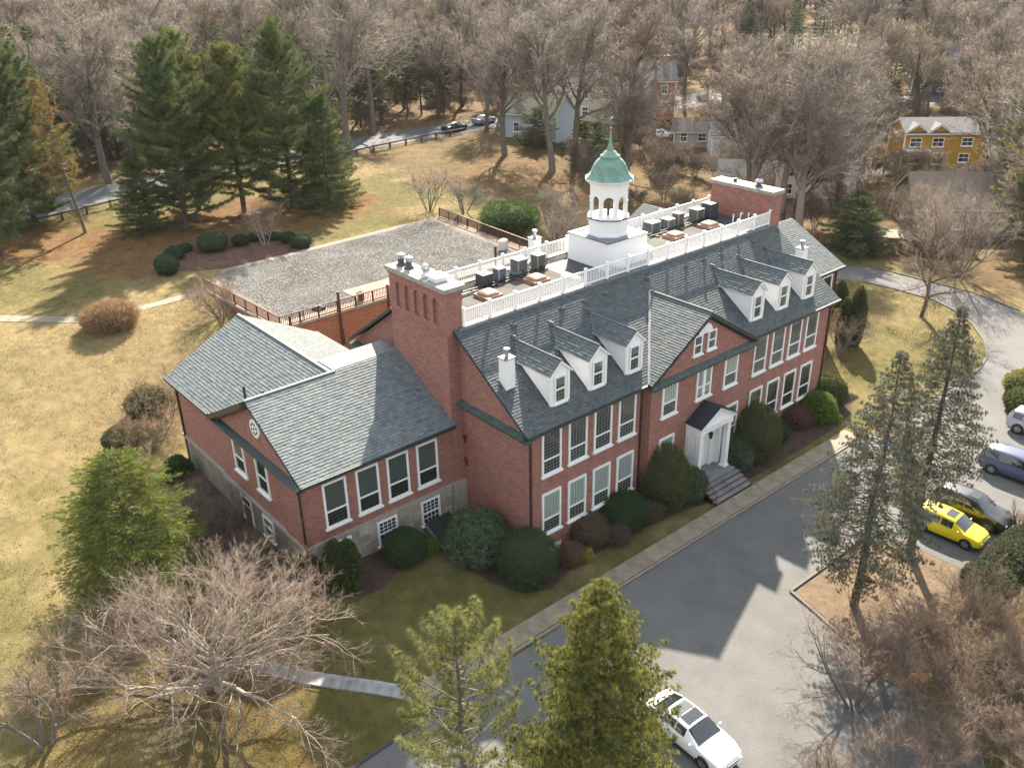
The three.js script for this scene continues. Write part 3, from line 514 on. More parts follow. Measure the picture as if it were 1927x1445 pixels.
// ---- chimneys
{
  const c = grp('chimney', school);
  const arch = (zc) => { const s = []; s.push([zc - .3, 13.55], [zc + .3, 13.55]); for (let a = 0; a <= 8; a++) s.push([zc + .3 * Math.cos(Math.PI * a / 8), 14.85 + .3 * Math.sin(Math.PI * a / 8)]); return s; };
  part('shaft', bx(-.66, .36, -.5, 15.72, ZB, ZF), M.brick, c);
  part('arcaded_face', prism([[ZB + .002, 13.25], [ZF - .002, 13.25], [ZF - .002, 15.72], [ZB + .002, 15.72]], -.82, -.661, 'x', [0, 1, 2, 3, 4].map(i => arch(ZB + .95 + i * .95))), M.brick, c);
  part('breast', bx(-.80, -.661, -.5, 13.25, ZB + .002, ZF - .002), M.brick, c);
  part('string_course', [bx(-.88, .40, 13.15, 13.25, ZB - .06, ZF + .06)], M.brick, c);
  part('corbel', [bx(-.88, .42, 15.55, 15.72, ZB - .06, ZF + .06)], M.brick, c);
  part('cap_slab', bx(-.98, .52, 15.72, 15.98, ZB - .16, ZF + .16), M.cap, c);
  for (const z of [-11.1, -10.3]) { const f = grp('flue_cap', c); part('flue_collar', lathe([[.34, 0], [.2, .14], [.17, .5]], 14, -.25, 15.98, z), M.darkMetal, f); part('flue_hood', lathe([[.17, .4], [.19, .62], [.26, .63], [.26, .7], [0, .8]], 14, -.25, 15.98, z), M.steel, f); }
  { const f = grp('turbine_vent', c); part('vent_collar', lathe([[.36, 0], [.18, .1], [.17, .3]], 14, -.25, 15.98, -8.6), M.steel, f); part('vent_ball', new THREE.SphereGeometry(.25, 14, 10).translate(-.25, 16.45, -8.6), M.steel, f); part('vent_cone', lathe([[.3, 0], [.05, .16]], 12, -.1, 16.3, -8.35), M.steel, f); }
  part('square_vent', [bx(-.6, .2, 15.98, 16.2, -7.9, -7.1), bx(-.7, .3, 16.2, 16.3, -8.0, -7.0)], M.white, c);
  part('chimney_plinth', bx(-.9, .02, -.5, 3.35, -6.5, -5.86), M.limestone, c);
  const q = grp('chimney', school); const x0 = W - .3, x1 = W + .9;
  part('shaft', bx(x0, x1, 0, 15.72, ZB + .15, ZF + .15), M.brick, q); part('cap_slab', bx(x0 - .14, x1 + .14, 15.72, 15.98, ZB, ZF + .3), M.cap, q);
  part('vent_stub', [rod([W + .3, 15.98, -9.8], [W + .3, 16.25, -9.8], .14, 10)], M.darkMetal, q);
  { const f = grp('turbine_vent', q); part('vent_collar', lathe([[.4, 0], [.2, .12], [.18, .3]], 14, W + .3, 15.98, -7.6), M.darkMetal, f); part('vent_hood', lathe([[.18, .28], [.3, .36], [.3, .48], [.12, .6]], 14, W + .3, 15.98, -7.6), M.steel, f); }
  part('flue_tile', [bx(W + .0, W + .6, 15.98, 16.02, -11.2, -10.3), bx(W, W + .6, 15.98, 16.02, -9.2, -8.4)], M.white, q);
}
// ---- cupola
{
  const c = grp('cupola', school), x = 15.1, z = -8.85, oct = (r, y0, y1, r2 = r) => { const g = new THREE.CylinderGeometry(r2, r, y1 - y0, 8).toNonIndexed(); g.rotateY(Math.PI / 8); g.translate(x, (y0 + y1) / 2, z); g.computeVertexNormals(); return g; };
  const s = 1.9;
  part('cupola_base', bx(x - s, x + s, DY, 15.2, z - s, z + s), M.whiteSiding, c);
  part('base_cornice', bx(x - s - .06, x + s + .06, 15.2, 15.27, z - s - .06, z + s + .06), M.white, c); part('base_edge', bx(x - s - .08, x + s + .08, 15.27, 15.295, z - s - .08, z + s + .08), M.under, c);
  part('base_top', bx(x - s - .02, x + s + .02, 15.295, 15.31, z - s - .02, z + s + .02), mat([.13, .135, .145], .42), c);
  part('drum', [oct(1.52, 15.31, 15.42), oct(1.42, 15.42, 16.32), oct(1.5, 16.32, 16.42)], M.white, c); part('drum_edge', oct(1.56, 16.42, 16.47), M.under, c); part('lantern_floor', oct(1.46, 16.47, 16.5), M.white, c);
  // eight piers with arches between: each face is a panel with an arched hole
  for (let i = 0; i < 8; i++) {
    const a = Math.PI / 8 + i * Math.PI / 4 + Math.PI / 8, ap = 1.36 * Math.cos(Math.PI / 8), hw = 1.36 * Math.sin(Math.PI / 8), aw = hw - .16;
    const hole = [[-aw, .001], [aw, .001]]; for (let k = 0; k <= 10; k++) hole.push([aw * Math.cos(Math.PI * k / 10), 1.12 + aw * Math.sin(Math.PI * k / 10)]);
    const outline = [[-hw, 0], [-aw, 0], [-aw, 1.12]]; for (let k = 10; k >= 0; k--) outline.push([aw * Math.cos(Math.PI * k / 10), 1.12 + aw * Math.sin(Math.PI * k / 10)]); outline.push([aw, 0], [hw, 0], [hw, 2.2], [-hw, 2.2]);
    const g = prism(outline, ap - .2, ap, 'z'); g.rotateY(a); g.translate(x, 16.5, z); part('arched_panel', g, M.white, c);
    const pl = bx(-.11, .11, 0, .14, -.11, .11); pl.rotateY(a - Math.PI / 8); pl.translate(x + 1.26 * Math.sin(a - Math.PI / 8), 16.5, z + 1.26 * Math.cos(a - Math.PI / 8)); part('pier_base', pl, M.white, c);
    const im = bx(-.09, .09, 0, .08, -.09, .09); im.rotateY(a - Math.PI / 8); im.translate(x + 1.28 * Math.sin(a - Math.PI / 8), 17.58, z + 1.28 * Math.cos(a - Math.PI / 8)); part('pier_capital', im, M.white, c);
  }
  part('lantern_ceiling', oct(1.2, 18.62, 18.68), M.white, c);
  part('cornice', [oct(1.42, 18.7, 18.82), oct(1.5, 18.82, 18.92, 1.62), oct(1.66, 18.92, 19.04, 1.72)], M.white, c);
  // bell-cast octagonal copper dome
  const prof = [[1.70, 19.04], [1.52, 19.16], [1.34, 19.36], [1.24, 19.6], [1.10, 19.9], [.9, 20.15], [.62, 20.36], [.5, 20.42]];
  const dg = new THREE.LatheGeometry(prof.map(p => new THREE.Vector2(...p)), 8, Math.PI / 8).toNonIndexed(); dg.translate(x, 0, z); dg.computeVertexNormals(); part('dome', uvm(dg), M.dome, c);
  for (let i = 0; i < 8; i++) { const a = Math.PI / 8 + i * Math.PI / 4, L = []; for (let k = 0; k < prof.length - 1; k++) L.push(rod([x + prof[k][0] * Math.sin(a), prof[k][1], z + prof[k][0] * Math.cos(a)], [x + prof[k + 1][0] * Math.sin(a), prof[k + 1][1], z + prof[k + 1][0] * Math.cos(a)], .028, 5)); part('dome_rib', L, M.dome, c); }
  part('dome_collar', lathe([[.62, 20.3], [.66, 20.4], [.66, 20.5], [.5, 20.55], [.42, 20.72], [.2, 20.85]], 16, x, 0, z), M.dome, c);
  part('finial', lathe([[.2, 20.83], [.24, 20.95], [.15, 21.06], [.17, 21.12], [.12, 21.2], [.09, 21.6], [.045, 22.1], [.02, 22.2]], 14, x, 0, z), M.dome, c);
  const v = grp('weather_vane', c); part('vane_rod', rod([x, 22.1, z], [x, 23.2, z], .02, 6), M.dome, v); part('vane_ball', new THREE.SphereGeometry(.1, 10, 8).translate(x, 22.2, z), mat([.3, .16, .07], .4, { metalness: .5 }), v);
  part('vane_arrow', [cb(x, 22.85, z, .95, .03, .03, .5), prism([[-.55, 22.78], [-.15, 22.78], [-.2, 22.95], [-.55, 23.05]], -.01, .01, 'z').rotateY(.5).translate(x, 0, z), prism([[.4, 22.75], [.62, 22.86], [.4, 22.97]], -.01, .01, 'z').rotateY(.5).translate(x, 0, z)], M.dome, v);
  part('lantern_post', rod([x, 16.5, z], [x, 17.4, z], .11, 8), M.darkMetal, c);
}
// ---- portico, door and steps
{
  const p = grp('portico', school), x0 = 13.25, x1 = 16.55, xm = 14.9, z0 = CZ, z1 = 1.75, fy = .93;
  part('landing', bx(x0 - .1, x1 + .1, -.3, fy, z0, 2.2), M.concrete, p);
  for (const [a, b] of [[x0, x0 + .95], [x1 - .95, x1]]) part('side_wall', bx(a, b, fy, 4.45, z0, z0 + .28), M.white, p);
  for (const [s, xc] of [[-1, x0 + .22], [1, x1 - .22]]) {
    part('column', [bx(xc - .17, xc + .17, fy + .16, 4.3, z1 - .42, z1 - .08)], M.white, p); part('column_base', [bx(xc - .26, xc + .26, fy, fy + .1, z1 - .51, z1 + .01), bx(xc - .22, xc + .22, fy + .1, fy + .18, z1 - .47, z1 - .03)], M.white, p);
    part('column_capital', [bx(xc - .22, xc + .22, 4.3, 4.38, z1 - .47, z1 - .03), bx(xc - .26, xc + .26, 4.38, 4.46, z1 - .51, z1 + .01)], M.white, p);
    part('side_pilaster', bx(xc - .17, xc + .17, fy, 4.45, z0 + .28, z0 + .5), M.white, p);
  }
  // fluted panel on the flank seen from the left
  part('flank_panel', [bx(x0 + .08, x0 + .16, fy, 4.4, z0 + .5, z1 - .5), ...[0, 1, 2].map(i => bx(x0 + .05, x0 + .08, fy + .2, 4.2, z0 + .56 + i * .09, z0 + .60 + i * .09))], M.white, p);
  part('entablature', [bx(x0 - .02, x1 + .02, 4.46, 4.86, z0, z1), bx(x0 - .12, x1 + .12, 4.86, 4.96, z0, z1 + .1)], M.white, p);
  part('pediment', prism([[x0 - .05, 4.96], [x1 + .05, 4.96], [xm, 5.84]], z0, z1 - .06, 'z'), M.white, p);
  for (const s of [-1, 1]) part('raking_moulding', prism([[xm + s * 1.78, 4.965], [xm + s * 1.78, 5.06], [xm, 6.0], [xm, 5.88]], z1 - .05, z1 + .1, 'z'), M.white, p);
  for (const s of [-1, 1]) { part('roof_slope', prism([[xm + s * 1.85, 5.0], [xm + s * 1.87, 5.05], [xm, 6.08], [xm, 6.01]], z0, z1 + .14, 'z'), mat([.022, .024, .03], .45), p); for (let k = 0; k < 4; k++) part('standing_seam', prism([[xm + s * 1.85, 5.06], [xm + s * 1.85, 5.09], [xm, 6.12], [xm, 6.08]], z0 + .25 + k * .33, z0 + .275 + k * .33, 'z'), mat([.02, .022, .028], .45), p); }
  part('roof_flashing', [bx(xm - 1.9, xm + 1.9, 5.0, 5.1, z0 - .01, z0 + .03)], M.under, p);
  part('door_frame', [bx(xm - 1.0, xm - .86, fy, 4.2, z0, z0 + .2), bx(xm + .86, xm + 1.0, fy, 4.2, z0, z0 + .2), bx(xm - 1.0, xm + 1.0, 4.06, 4.4, z0, z0 + .2)], M.white, p);
  for (const s of [-1, 1]) { const d = part('door', bx(Math.min(xm + s * .01, xm + s * .86), Math.max(xm + s * .01, xm + s * .86), fy + .02, 3.15, z0, z0 + .08), M.white, p); for (const [ya, yb] of [[1.1, 1.75], [1.9, 2.55], [2.65, 3.0]]) for (const k of [.12, .49]) part('door_panel', bx(Math.min(xm + s * k, xm + s * (k + .27)), Math.max(xm + s * k, xm + s * (k + .27)), ya, yb, z0 + .08, z0 + .105), M.white, d); part('door_handle', [cb(xm + s * .09, 2.0, z0 + .13, .05, .22, .06)], M.iron, d); }
  part('transom_bar', bx(xm - .86, xm + .86, 3.16, 3.3, z0, z0 + .12), M.white, p); part('fanlight', bx(xm - .84, xm + .84, 3.3, 4.05, z0 + .01, z0 + .04), mat([.02, .022, .025], .15), p);
  for (let i = -3; i <= 3; i++) part('fanlight_bar', bx(xm + i * .24 - .015, xm + i * .24 + .015, 3.3, 4.05, z0 + .04, z0 + .07), M.white, p);
  { const l = grp('lantern', p); part('lantern_chain', rod([xm, 4.45, z0 + .8], [xm, 3.95, z0 + .8], .012, 5), M.iron, l); part('lantern_cage', [rod([xm, 3.5, z0 + .8], [xm, 3.9, z0 + .8], .1, 6, .16), rod([xm, 3.9, z0 + .8], [xm, 4.0, z0 + .8], .17, 6, .04)], M.iron, l); }
  const st = grp('front_steps', school);
  sr(31);
  for (let k = 0; k < 3; k++) part('landing_flag', bx(x0 - .1 + k * 1.17, x0 + 1.04 + k * 1.17, fy, fy + .04, z0 + .3, 1.25), M.bluestone, st);
  for (let k = 0; k < 2; k++) part('landing_flag', bx(x0 - .1 + k * 1.755, x0 + 1.635 + k * 1.755, fy, fy + .04, 1.27, 2.26), M.bluestone, st);
  for (let k = 0; k < 4; k++) { const y = fy - .18 * (k + 1), za = 2.2 + k * .33; part('riser', bx(x0 - .08, x1 + .28, -.3, y, 2.2, za + .30), mat([.13, .05, .035], .9), st); for (let i = 0; i < 2; i++) part('tread', bx(x0 - .12 + i * 1.86, x0 + 1.72 + i * 1.86, y, y + .045, za, za + .345), M.bluestone, st); }
  for (const x of [x0 - .2, x1 + .34]) {
    const r = grp('step_railing', school); part('handrail', [rod([x, fy + .95, 1.3], [x, fy + .95, 2.2], .022), rod([x, fy + .95, 2.2], [x, 1.0, 3.55], .022)], M.iron, r);
    for (let i = 0; i < 14; i++) { const z = 1.3 + i * .17, yt = z < 2.2 ? fy + .95 : fy + .95 - (z - 2.2) * (fy - .05) / 1.35, yb = z < 2.2 ? fy : fy - (z - 2.2) * fy / 1.35; part('iron_bar', rod([x, yb, z], [x, yt, z], i % 13 ? .01 : .024, 5), M.iron, r); }
  }
}
// ---- left wings: A faces the street, B runs back from it
const AX = -11, AF = -6.1, AB = -16.6, AE = 7.5, AR = 10.5, AZ = -11.35;
sr(202);
part('wing_wall', prism([[AF, 3.3], [AF, AE], [AZ, AR - .1], [AB, AE], [AB, 3.3]], AX, -.7, 'x'), M.brick, school);
part('wing_pilaster', bx(AX - .10, AX + .002, 3.3, 7.1, -8.3, AF - .003), M.brick, school);
part('wing_base', bx(AX - .06, -.9, -1, 3.12, AB, AF - .02), M.concrete, school);
part('belt_course', [bx(AX - .16, -.86, 3.12, 3.32, AB - .1, AF + .12)], M.limestone, school);
{ // limestone blocks of the street-side basement, joints open
  sr(41); const T = [0, 1, 2, 3].map(i => { const m = M.limestone.clone(); m.color = C(.82 + .12 * i, .81 + .12 * i, .78 + .12 * i); return m; });
  const open = [[-10.35, -8.2], [-6.55, -5.08], [-3.45, -1.95]];
  for (let r = 0; r < 4; r++) { const y0 = .5 + r * .655, y1 = y0 + .64; let x = AX - .06 - (r % 2 ? .5 : 0); while (x < -.95) { const w = rr(.8, 1.15), a = Math.max(AX - .06, x), b = Math.min(-.92, x + w - .012); x += w; if (b - a > .15) part('stone_block', bx(a, b, y0, y1, AF - .02, AF + .028 + rr(0, .008)), T[Math.floor(R() * 4)], school); } }
}
for (const x of [-8.95, -6.83, -4.78, -2.7]) win(x, 4.02, 1.5, 2.9, { nx: 4, nyT: 1, nyB: 4, lower: true, split: .345, mm: M.muntinDark, mt: .02, blind: .62, bm: M.screen }, 'front', AF);  // grey panel behind the upper panes paints their reflection
for (const x of [-8.97, -5.83, -2.7]) win(x, 1.28, 1.4, 1.67, { nx: 4, nyT: 3, nyB: 2, split: .45, mt: .03, mm: M.white }, 'front', AF + .036);
for (const z of [-13.65, -10.65]) win(z, 4.72, 1.5, 2.5, { nx: 0, split: .42, trim: .15 }, 'side', AX);
part('date_plaque', bx(-7.85, -7.05, 2.0, 2.45, AF + .03, AF + .05), mat([.2, .19, .165], .8), school);
{ const d = grp('side_door', school); part('door_frame', [bx(AX - .1, AX - .062, .7, 3.08, -14.45, -14.2), bx(AX - .1, AX - .062, .7, 3.08, -13.2, -12.95), bx(AX - .1, AX - .062, 2.85, 3.08, -14.2, -13.2), bx(AX - .1, AX - .062, 2.3, 2.42, -14.2, -13.2)], M.white, d); part('door_leaf', bx(AX - .085, AX - .062, .7, 2.3, -14.2, -13.2), mat([.16, .05, .045], .6), d); part('transom_pane', bx(AX - .08, AX - .062, 2.42, 2.85, -14.2, -13.2), M.room, d); }
win(-10.75, 1.5, 1.4, 1.45, { nx: 3, nyT: 2, nyB: 2, split: .5 }, 'side', AX - .06);
{ // round window in the wing gable
  const o = grp('oculus', school), T = (r, R2) => { const g = new THREE.RingGeometry(r, R2, 28); g.rotateY(-Math.PI / 2); return g; };
  const ring = new THREE.CylinderGeometry(.56, .56, .1, 28); ring.rotateZ(Math.PI / 2); ring.translate(AX - .05, 9.05, -10.6); part('surround', ring, M.white, o);
  for (let i = 0; i < 8; i++) { const a = i * Math.PI / 4 + .39, g = new THREE.CylinderGeometry(.085, .085, .03, 8); g.rotateZ(Math.PI / 2); g.translate(AX - .1, 9.05 + .33 * Math.sin(a), -10.6 + .33 * Math.cos(a)); part('glass_lobe', g, M.room, o); }
  const c = new THREE.CylinderGeometry(.09, .09, .03, 10); c.rotateZ(Math.PI / 2); c.translate(AX - .1, 9.05, -10.6); part('glass_lobe', c, M.room, o);
}
const wl = Math.hypot(AZ - (AF + .45), AR - AE), AFs = -(AF + .45) + AZ; // slope vector (negative z)
sr(303);
const wup = [0, (AR - AE) / wl, AFs / wl];
roofPart('wing_roof', [[[AX - .12, AE, AF + .45], [1, 0, 0], wup, wl, 0, 10.42, 0, 10.42, { e: .205, w: .3, tone: 1.42, single: (s, t) => s > 1.0 && s < 8.2 && t < 2.3 }]]);
roofPart('wing_rear_roof', [[[AX - .12, AE, AB - .35], [1, 0, 0], [0, 3 / Math.hypot(3, 5.6), 5.6 / Math.hypot(3, 5.6)], Math.hypot(3, 5.6), 0, 10.4, 0, 10.4, { e: .3, w: .5 }]]);
part('wing_ridge', [bx(AX - .12, -5.3, AR - .0, AR + .06, AZ - .11, AZ + .09)], M.lead, school);
eave(AX - .12, -.82, AE, AF + .45, false);
part('rake_trim', prism([[AF + .45, AE - .16], [AF + .45, AE - .02], [AZ, AR - .02], [AZ, AR - .2]], AX - .14, AX - .02, 'x'), M.gutter, school);
part('rake_trim', prism([[AB - .35, AE - .34], [AB - .35, AE - .02], [AZ, AR - .02], [AZ, AR - .4]], AX - .44, AX - .2, 'x'), M.olive, school);
part('rake_trim', prism([[AB - .2, AE - .44], [AB - .2, AE - .30], [AZ, AR - .40], [AZ, AR - .54]], AX - .2, AX + .0, 'x'), M.olive, school);
part('gable_return', prism([[AX + .0, 7.22], [AX - .36, 7.22], [AX - .44, 7.38], [AX, 7.56]], AB - .35, AF + .5, 'z'), M.gutter, school);
part('gable_return_moulding', prism([[AX + .0, 6.98], [AX - .12, 6.98], [AX - .3, 7.215], [AX, 7.215]], AB, AF + .04, 'z'), M.gutter, school);
// metal flat between the ridge and the chimney
{ const f = grp('flat_seam_roof', school); sr(8); for (let i = 0; i < 6; i++) for (let k = 0; k < 3; k++) { const m = M.lead.clone(); const v = rr(.85, 1.15); m.color = C(v, v, v); part('metal_sheet', bx(-5.35 + i * .77, -4.6 + i * .77, AR - .06, AR + .03 + rr(0, .006), AZ - .12 - k * .62 - .605, AZ - .12 - k * .62), m, f); } part('seam_bed', bx(-5.4, -.8, AR - .4, AR - .01, AZ - 2.0, AZ - .1), M.cap, f); }
// wing B
const BX = -5.6, BZ = -23.5, BL = AX + .12, BRx = -.35, BE = 7.55;
part('back_wing_wall', prism([[BL, 3.3], [BRx, 3.3], [BRx, BE], [BX, AR - .12], [BL, BE]], BZ, AB + .0, 'z'), M.brick, school);
part('back_wing_base', bx(BL - .05, BRx, -1, 3.1, BZ, AB - .002), M.concrete, school); part('belt_course', bx(BL - .12, BRx + .1, 3.1, 3.3, BZ - .08, AB - .1), M.limestone, school);
sr(404);
{ const run = BX - (BL - .4), rise = AR - BE, L = Math.hypot(run, rise), run2 = (BRx + .4) - BX, L2 = Math.hypot(run2, rise), z0 = BZ - .35, zv = AB + .2;
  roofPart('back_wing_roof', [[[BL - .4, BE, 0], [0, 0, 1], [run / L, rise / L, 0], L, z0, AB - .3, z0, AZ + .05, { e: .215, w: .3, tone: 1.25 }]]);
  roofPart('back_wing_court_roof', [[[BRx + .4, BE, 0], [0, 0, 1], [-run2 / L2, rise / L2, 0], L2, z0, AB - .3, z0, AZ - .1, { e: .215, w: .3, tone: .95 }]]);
  part('wing_ridge', bx(BX - .1, BX + .1, AR, AR + .055, z0, AZ - .12), M.lead, school);
  part('gutter', bx(BL - .53, BL - .38, BE - .17, BE + .02, z0, AB - .35), M.gutter, school); part('gutter', bx(BRx + .4, BRx + .54, BE - .17, BE + .02, z0, AB), M.gutter, school);
  for (const [x, z, h] of [[-9.6, -14.9, 1.0], [-9.0, -13.6, .9]]) part('vent_pipe', rod([x, 8.0, z], [x, 9.3 + h * .35, z], .09, 8), M.darkMetal, school);
}
// cellar hatch between wing and main block
{ const h = grp('cellar_hatch', school); part('hatch_wall', prism([[-6.05, 0], [-3.9, 0], [-3.9, .55], [-6.05, 1.35]], -3.3, -1.3, 'x'), M.concrete, h); for (const [a, b] of [[-3.2, -2.32], [-2.28, -1.4]]) part('hatch_leaf', prism([[-6.0, 1.39], [-3.8, .57], [-3.8, .62], [-6.0, 1.45]], a, b, 'x'), mat([.018, .026, .022], .55), h); part('area_wall', bx(-.95, -.2, -.4, 1.2, -5.85, -4.6), M.concrete, h); }
// ---- right wings, mirrored
part('right_wing_wall', prism([[AF, -1], [AF, AE], [AZ, AR - .1], [AB, AE], [AB, -1]], W + .7, 41, 'x'), M.brick, school);
roofPart('right_wing_roof', [[[W + .5, AE, AF + .45], [1, 0, 0], wup, wl, 0, 10.9, 0, 10.9, { e: .205, w: .3, tone: 1.1 }]]);
roofPart('right_wing_rear_roof', [[[W + .5, AE, AB - .35], [1, 0, 0], [0, 3 / Math.hypot(3, 5.6), 5.6 / Math.hypot(3, 5.6)], Math.hypot(3, 5.6), 0, 10.9, 0, 10.9, { e: .3, w: .5 }]]);
eave(W + .8, 41.4, AE, AF + .45, false); downpipe(40.9, AF + .08, 0, 7.1); for (const x of [33, 35.1, 37.2, 39.6]) win(x, 4.02, 1.5, 2.9, { nx: 5, nyT: 7, nyB: 4, split: .345, mm: M.muntinDark, mt: .014 }, 'front', AF);
part('rake_trim', prism([[AF + .45, AE - .16], [AF + .45, AE - .02], [AZ, AR - .02], [AZ, AR - .2]], 41.3, 41.42, 'x'), M.gutter, school);
part('right_back_wing_wall', prism([[30.35, -1], [40.9, -1], [40.9, BE], [35.6, AR - .12], [30.35, BE]], BZ, AB, 'z'), M.brick, school);
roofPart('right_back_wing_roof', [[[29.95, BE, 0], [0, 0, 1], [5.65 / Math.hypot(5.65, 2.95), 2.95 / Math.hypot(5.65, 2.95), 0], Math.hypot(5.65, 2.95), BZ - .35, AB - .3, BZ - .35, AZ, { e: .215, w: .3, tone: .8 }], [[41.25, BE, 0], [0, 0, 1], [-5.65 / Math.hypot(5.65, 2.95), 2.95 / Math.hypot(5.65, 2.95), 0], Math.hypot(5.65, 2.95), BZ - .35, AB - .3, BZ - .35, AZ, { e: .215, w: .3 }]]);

// ---------------------------------------------------------------- equipment standing on the roof deck
function acUnit(x, z, w, h, label, c = [.33, .34, .33], fan = [.05, .05, .05]) { c = c.map(v => v * .62);
  const t = thing('air_conditioner', label, 'air conditioner', [x, DY, z], 0, 'air conditioners on the roof deck');
  part('stand', [bx(-w / 2 - .08, w / 2 + .08, 0, .1, -w / 2 - .05, w / 2 + .05)], M.darkMetal, t);
  part('cabinet', [bx(-w / 2, w / 2, .1, .14, -w / 2, w / 2), bx(-w / 2, w / 2, h - .07, h, -w / 2, w / 2), ...[[-1, -1], [1, -1], [-1, 1], [1, 1]].map(([a, b]) => bx(Math.min(a * w / 2, a * (w / 2 - .06)), Math.max(a * w / 2, a * (w / 2 - .06)), .14, h - .07, Math.min(b * w / 2, b * (w / 2 - .06)), Math.max(b * w / 2, b * (w / 2 - .06))))], mat(c, .5), t);
  part('coil', bx(-w / 2 + .02, w / 2 - .02, .14, h - .07, -w / 2 + .02, w / 2 - .02), mat([.05, .052, .055], .7), t);
  const L = []; for (let y = .2; y < h - .1; y += .07) L.push(bx(-w / 2 + .004, w / 2 - .004, y, y + .018, -w / 2 + .004, w / 2 - .004)); part('louvres', L, mat(c.map(v => v * .75), .5), t, 'stuff');
  part('fan_guard', [rod([0, h, 0], [0, h + .012, 0], w * .42, 20), ], mat(fan, .6), t);
  const g = []; for (let r = .1; r < w * .42; r += .07) { const q = new THREE.TorusGeometry(r, .006, 4, 20); q.rotateX(Math.PI / 2); q.translate(0, h + .02, 0); g.push(q); } part('guard_rings', g, mat(c, .5), t, 'stuff');
  return t;
}
acUnit(5.6, -10.55, .82, .82, 'dark grey air conditioner nearest the left chimney on the roof deck', [.10, .10, .10]);
acUnit(6.95, -10.65, .66, .86, 'pale grey air conditioner second from the left chimney', [.5, .52, .54]);
{ const t = acUnit(8.5, -10.5, .82, 1.15, 'grey air conditioner on a blue base, third from the left chimney', [.36, .36, .34]); part('blue_base', bx(-.45, .45, .0, .3, -.44, .44), mat([.10, .19, .24], .5), t); }
acUnit(10.15, -10.45, .72, 1.1, 'tall beige air conditioner just left of the cupola', [.42, .36, .30], [.22, .09, .05]);
acUnit(22.2, -11.1, .95, .75, 'low white topped air conditioner right behind the cupola', [.4, .42, .44], [.5, .5, .5]);
acUnit(23.7, -10.8, .78, .75, 'small white air conditioner second to the right of the cupola', [.55, .56, .56], [.35, .35, .35]);
acUnit(24.75, -10.7, .66, 1.0, 'tall narrow beige air conditioner right of the cupola', [.45, .40, .36], [.25, .10, .06]);
acUnit(26.7, -10.5, .85, 1.0, 'beige and dark air conditioner near the right chimney', [.42, .40, .35], [.2, .1, .07]);
acUnit(28.0, -10.3, .95, 1.25, 'big slate blue air conditioner nearest the right chimney', [.085, .12, .15], [.05, .06, .07]);
{ // pipes, cable tray and vents that lie on the deck
  const t = thing('roof_pipework', 'dark insulated pipe run lying along the rear of the roof deck', 'pipes', [0, DY, 0]);
  for (const [a, b] of [[[2.2, .12, -9.8], [10.6, .12, -9.9]], [[2.4, .22, -10.0], [10.4, .2, -10.1]], [[20.8, .12, -10.0], [28.4, .12, -9.8]], [[20.9, .2, -10.2], [28.2, .2, -10.0]]]) part('pipe', rod(a, b, .05, 6), M.iron, t);
  for (const x of [3, 4.4, 6.2, 7.8, 9.4, 21.4, 23, 24.2, 25.6, 27.2]) part('pipe_block', bx(x - .15, x + .15, 0, .1, -10.25, -9.65), M.wood, t);
  for (const [x, z] of [[5.6, -10.1], [6.9, -10.2], [8.5, -10.1], [10.1, -10.1], [24.7, -10.3], [26.7, -10.1]]) part('branch_pipe', rod([x, .12, z + .3], [x, .5, z - .05], .03, 6), M.iron, t);
}
{ const t = thing('roof_exhaust_fan', 'white domed exhaust fan against the front of the cupola base', 'exhaust fan', [14.1, DY, -6.75]); part('fan_body', lathe([[.3, 0], [.3, .2], [.48, .24], [.5, .36], [.42, .55], [.2, .68], [0, .72]], 20), M.white, t); part('fan_kerb', bx(-.34, .34, 0, .14, -.34, .34), M.lead, t); }
{ const t = thing('roof_exhaust_fan', 'white domed exhaust fan on the right side of the cupola base', 'exhaust fan', [17.7, DY, -7.6]); part('fan_body', lathe([[.3, 0], [.3, .2], [.48, .24], [.5, .36], [.42, .55], [.2, .68], [0, .72]], 20), M.white, t); part('fan_kerb', bx(-.34, .34, 0, .14, -.34, .34), M.lead, t); }
for (const [x, z, h, k, lab] of [[12.7, -7.2, .65, 0, 'white plastic vent pipe left of the cupola on the deck'], [28.0, -8.0, .8, 0, 'straight white vent pipe beside the right skylight'], [28.5, -7.7, .7, 1, 'hooked white vent pipe before the right chimney'], [29.1, -7.4, .8, 0, 'white vent pipe closest to the right chimney']]) { const t = thing('vent_pipe', lab, 'vent pipe', [x, DY, z]); part('pipe', rod([0, 0, 0], [0, h, 0], .05, 8), M.white, t); if (k) { const q = new THREE.TorusGeometry(.12, .05, 8, 12, Math.PI); q.translate(.12, h, 0); part('bend', q, M.white, t); } else part('collar', rod([0, 0, 0], [0, .06, 0], .1, 10), M.lead, t); }
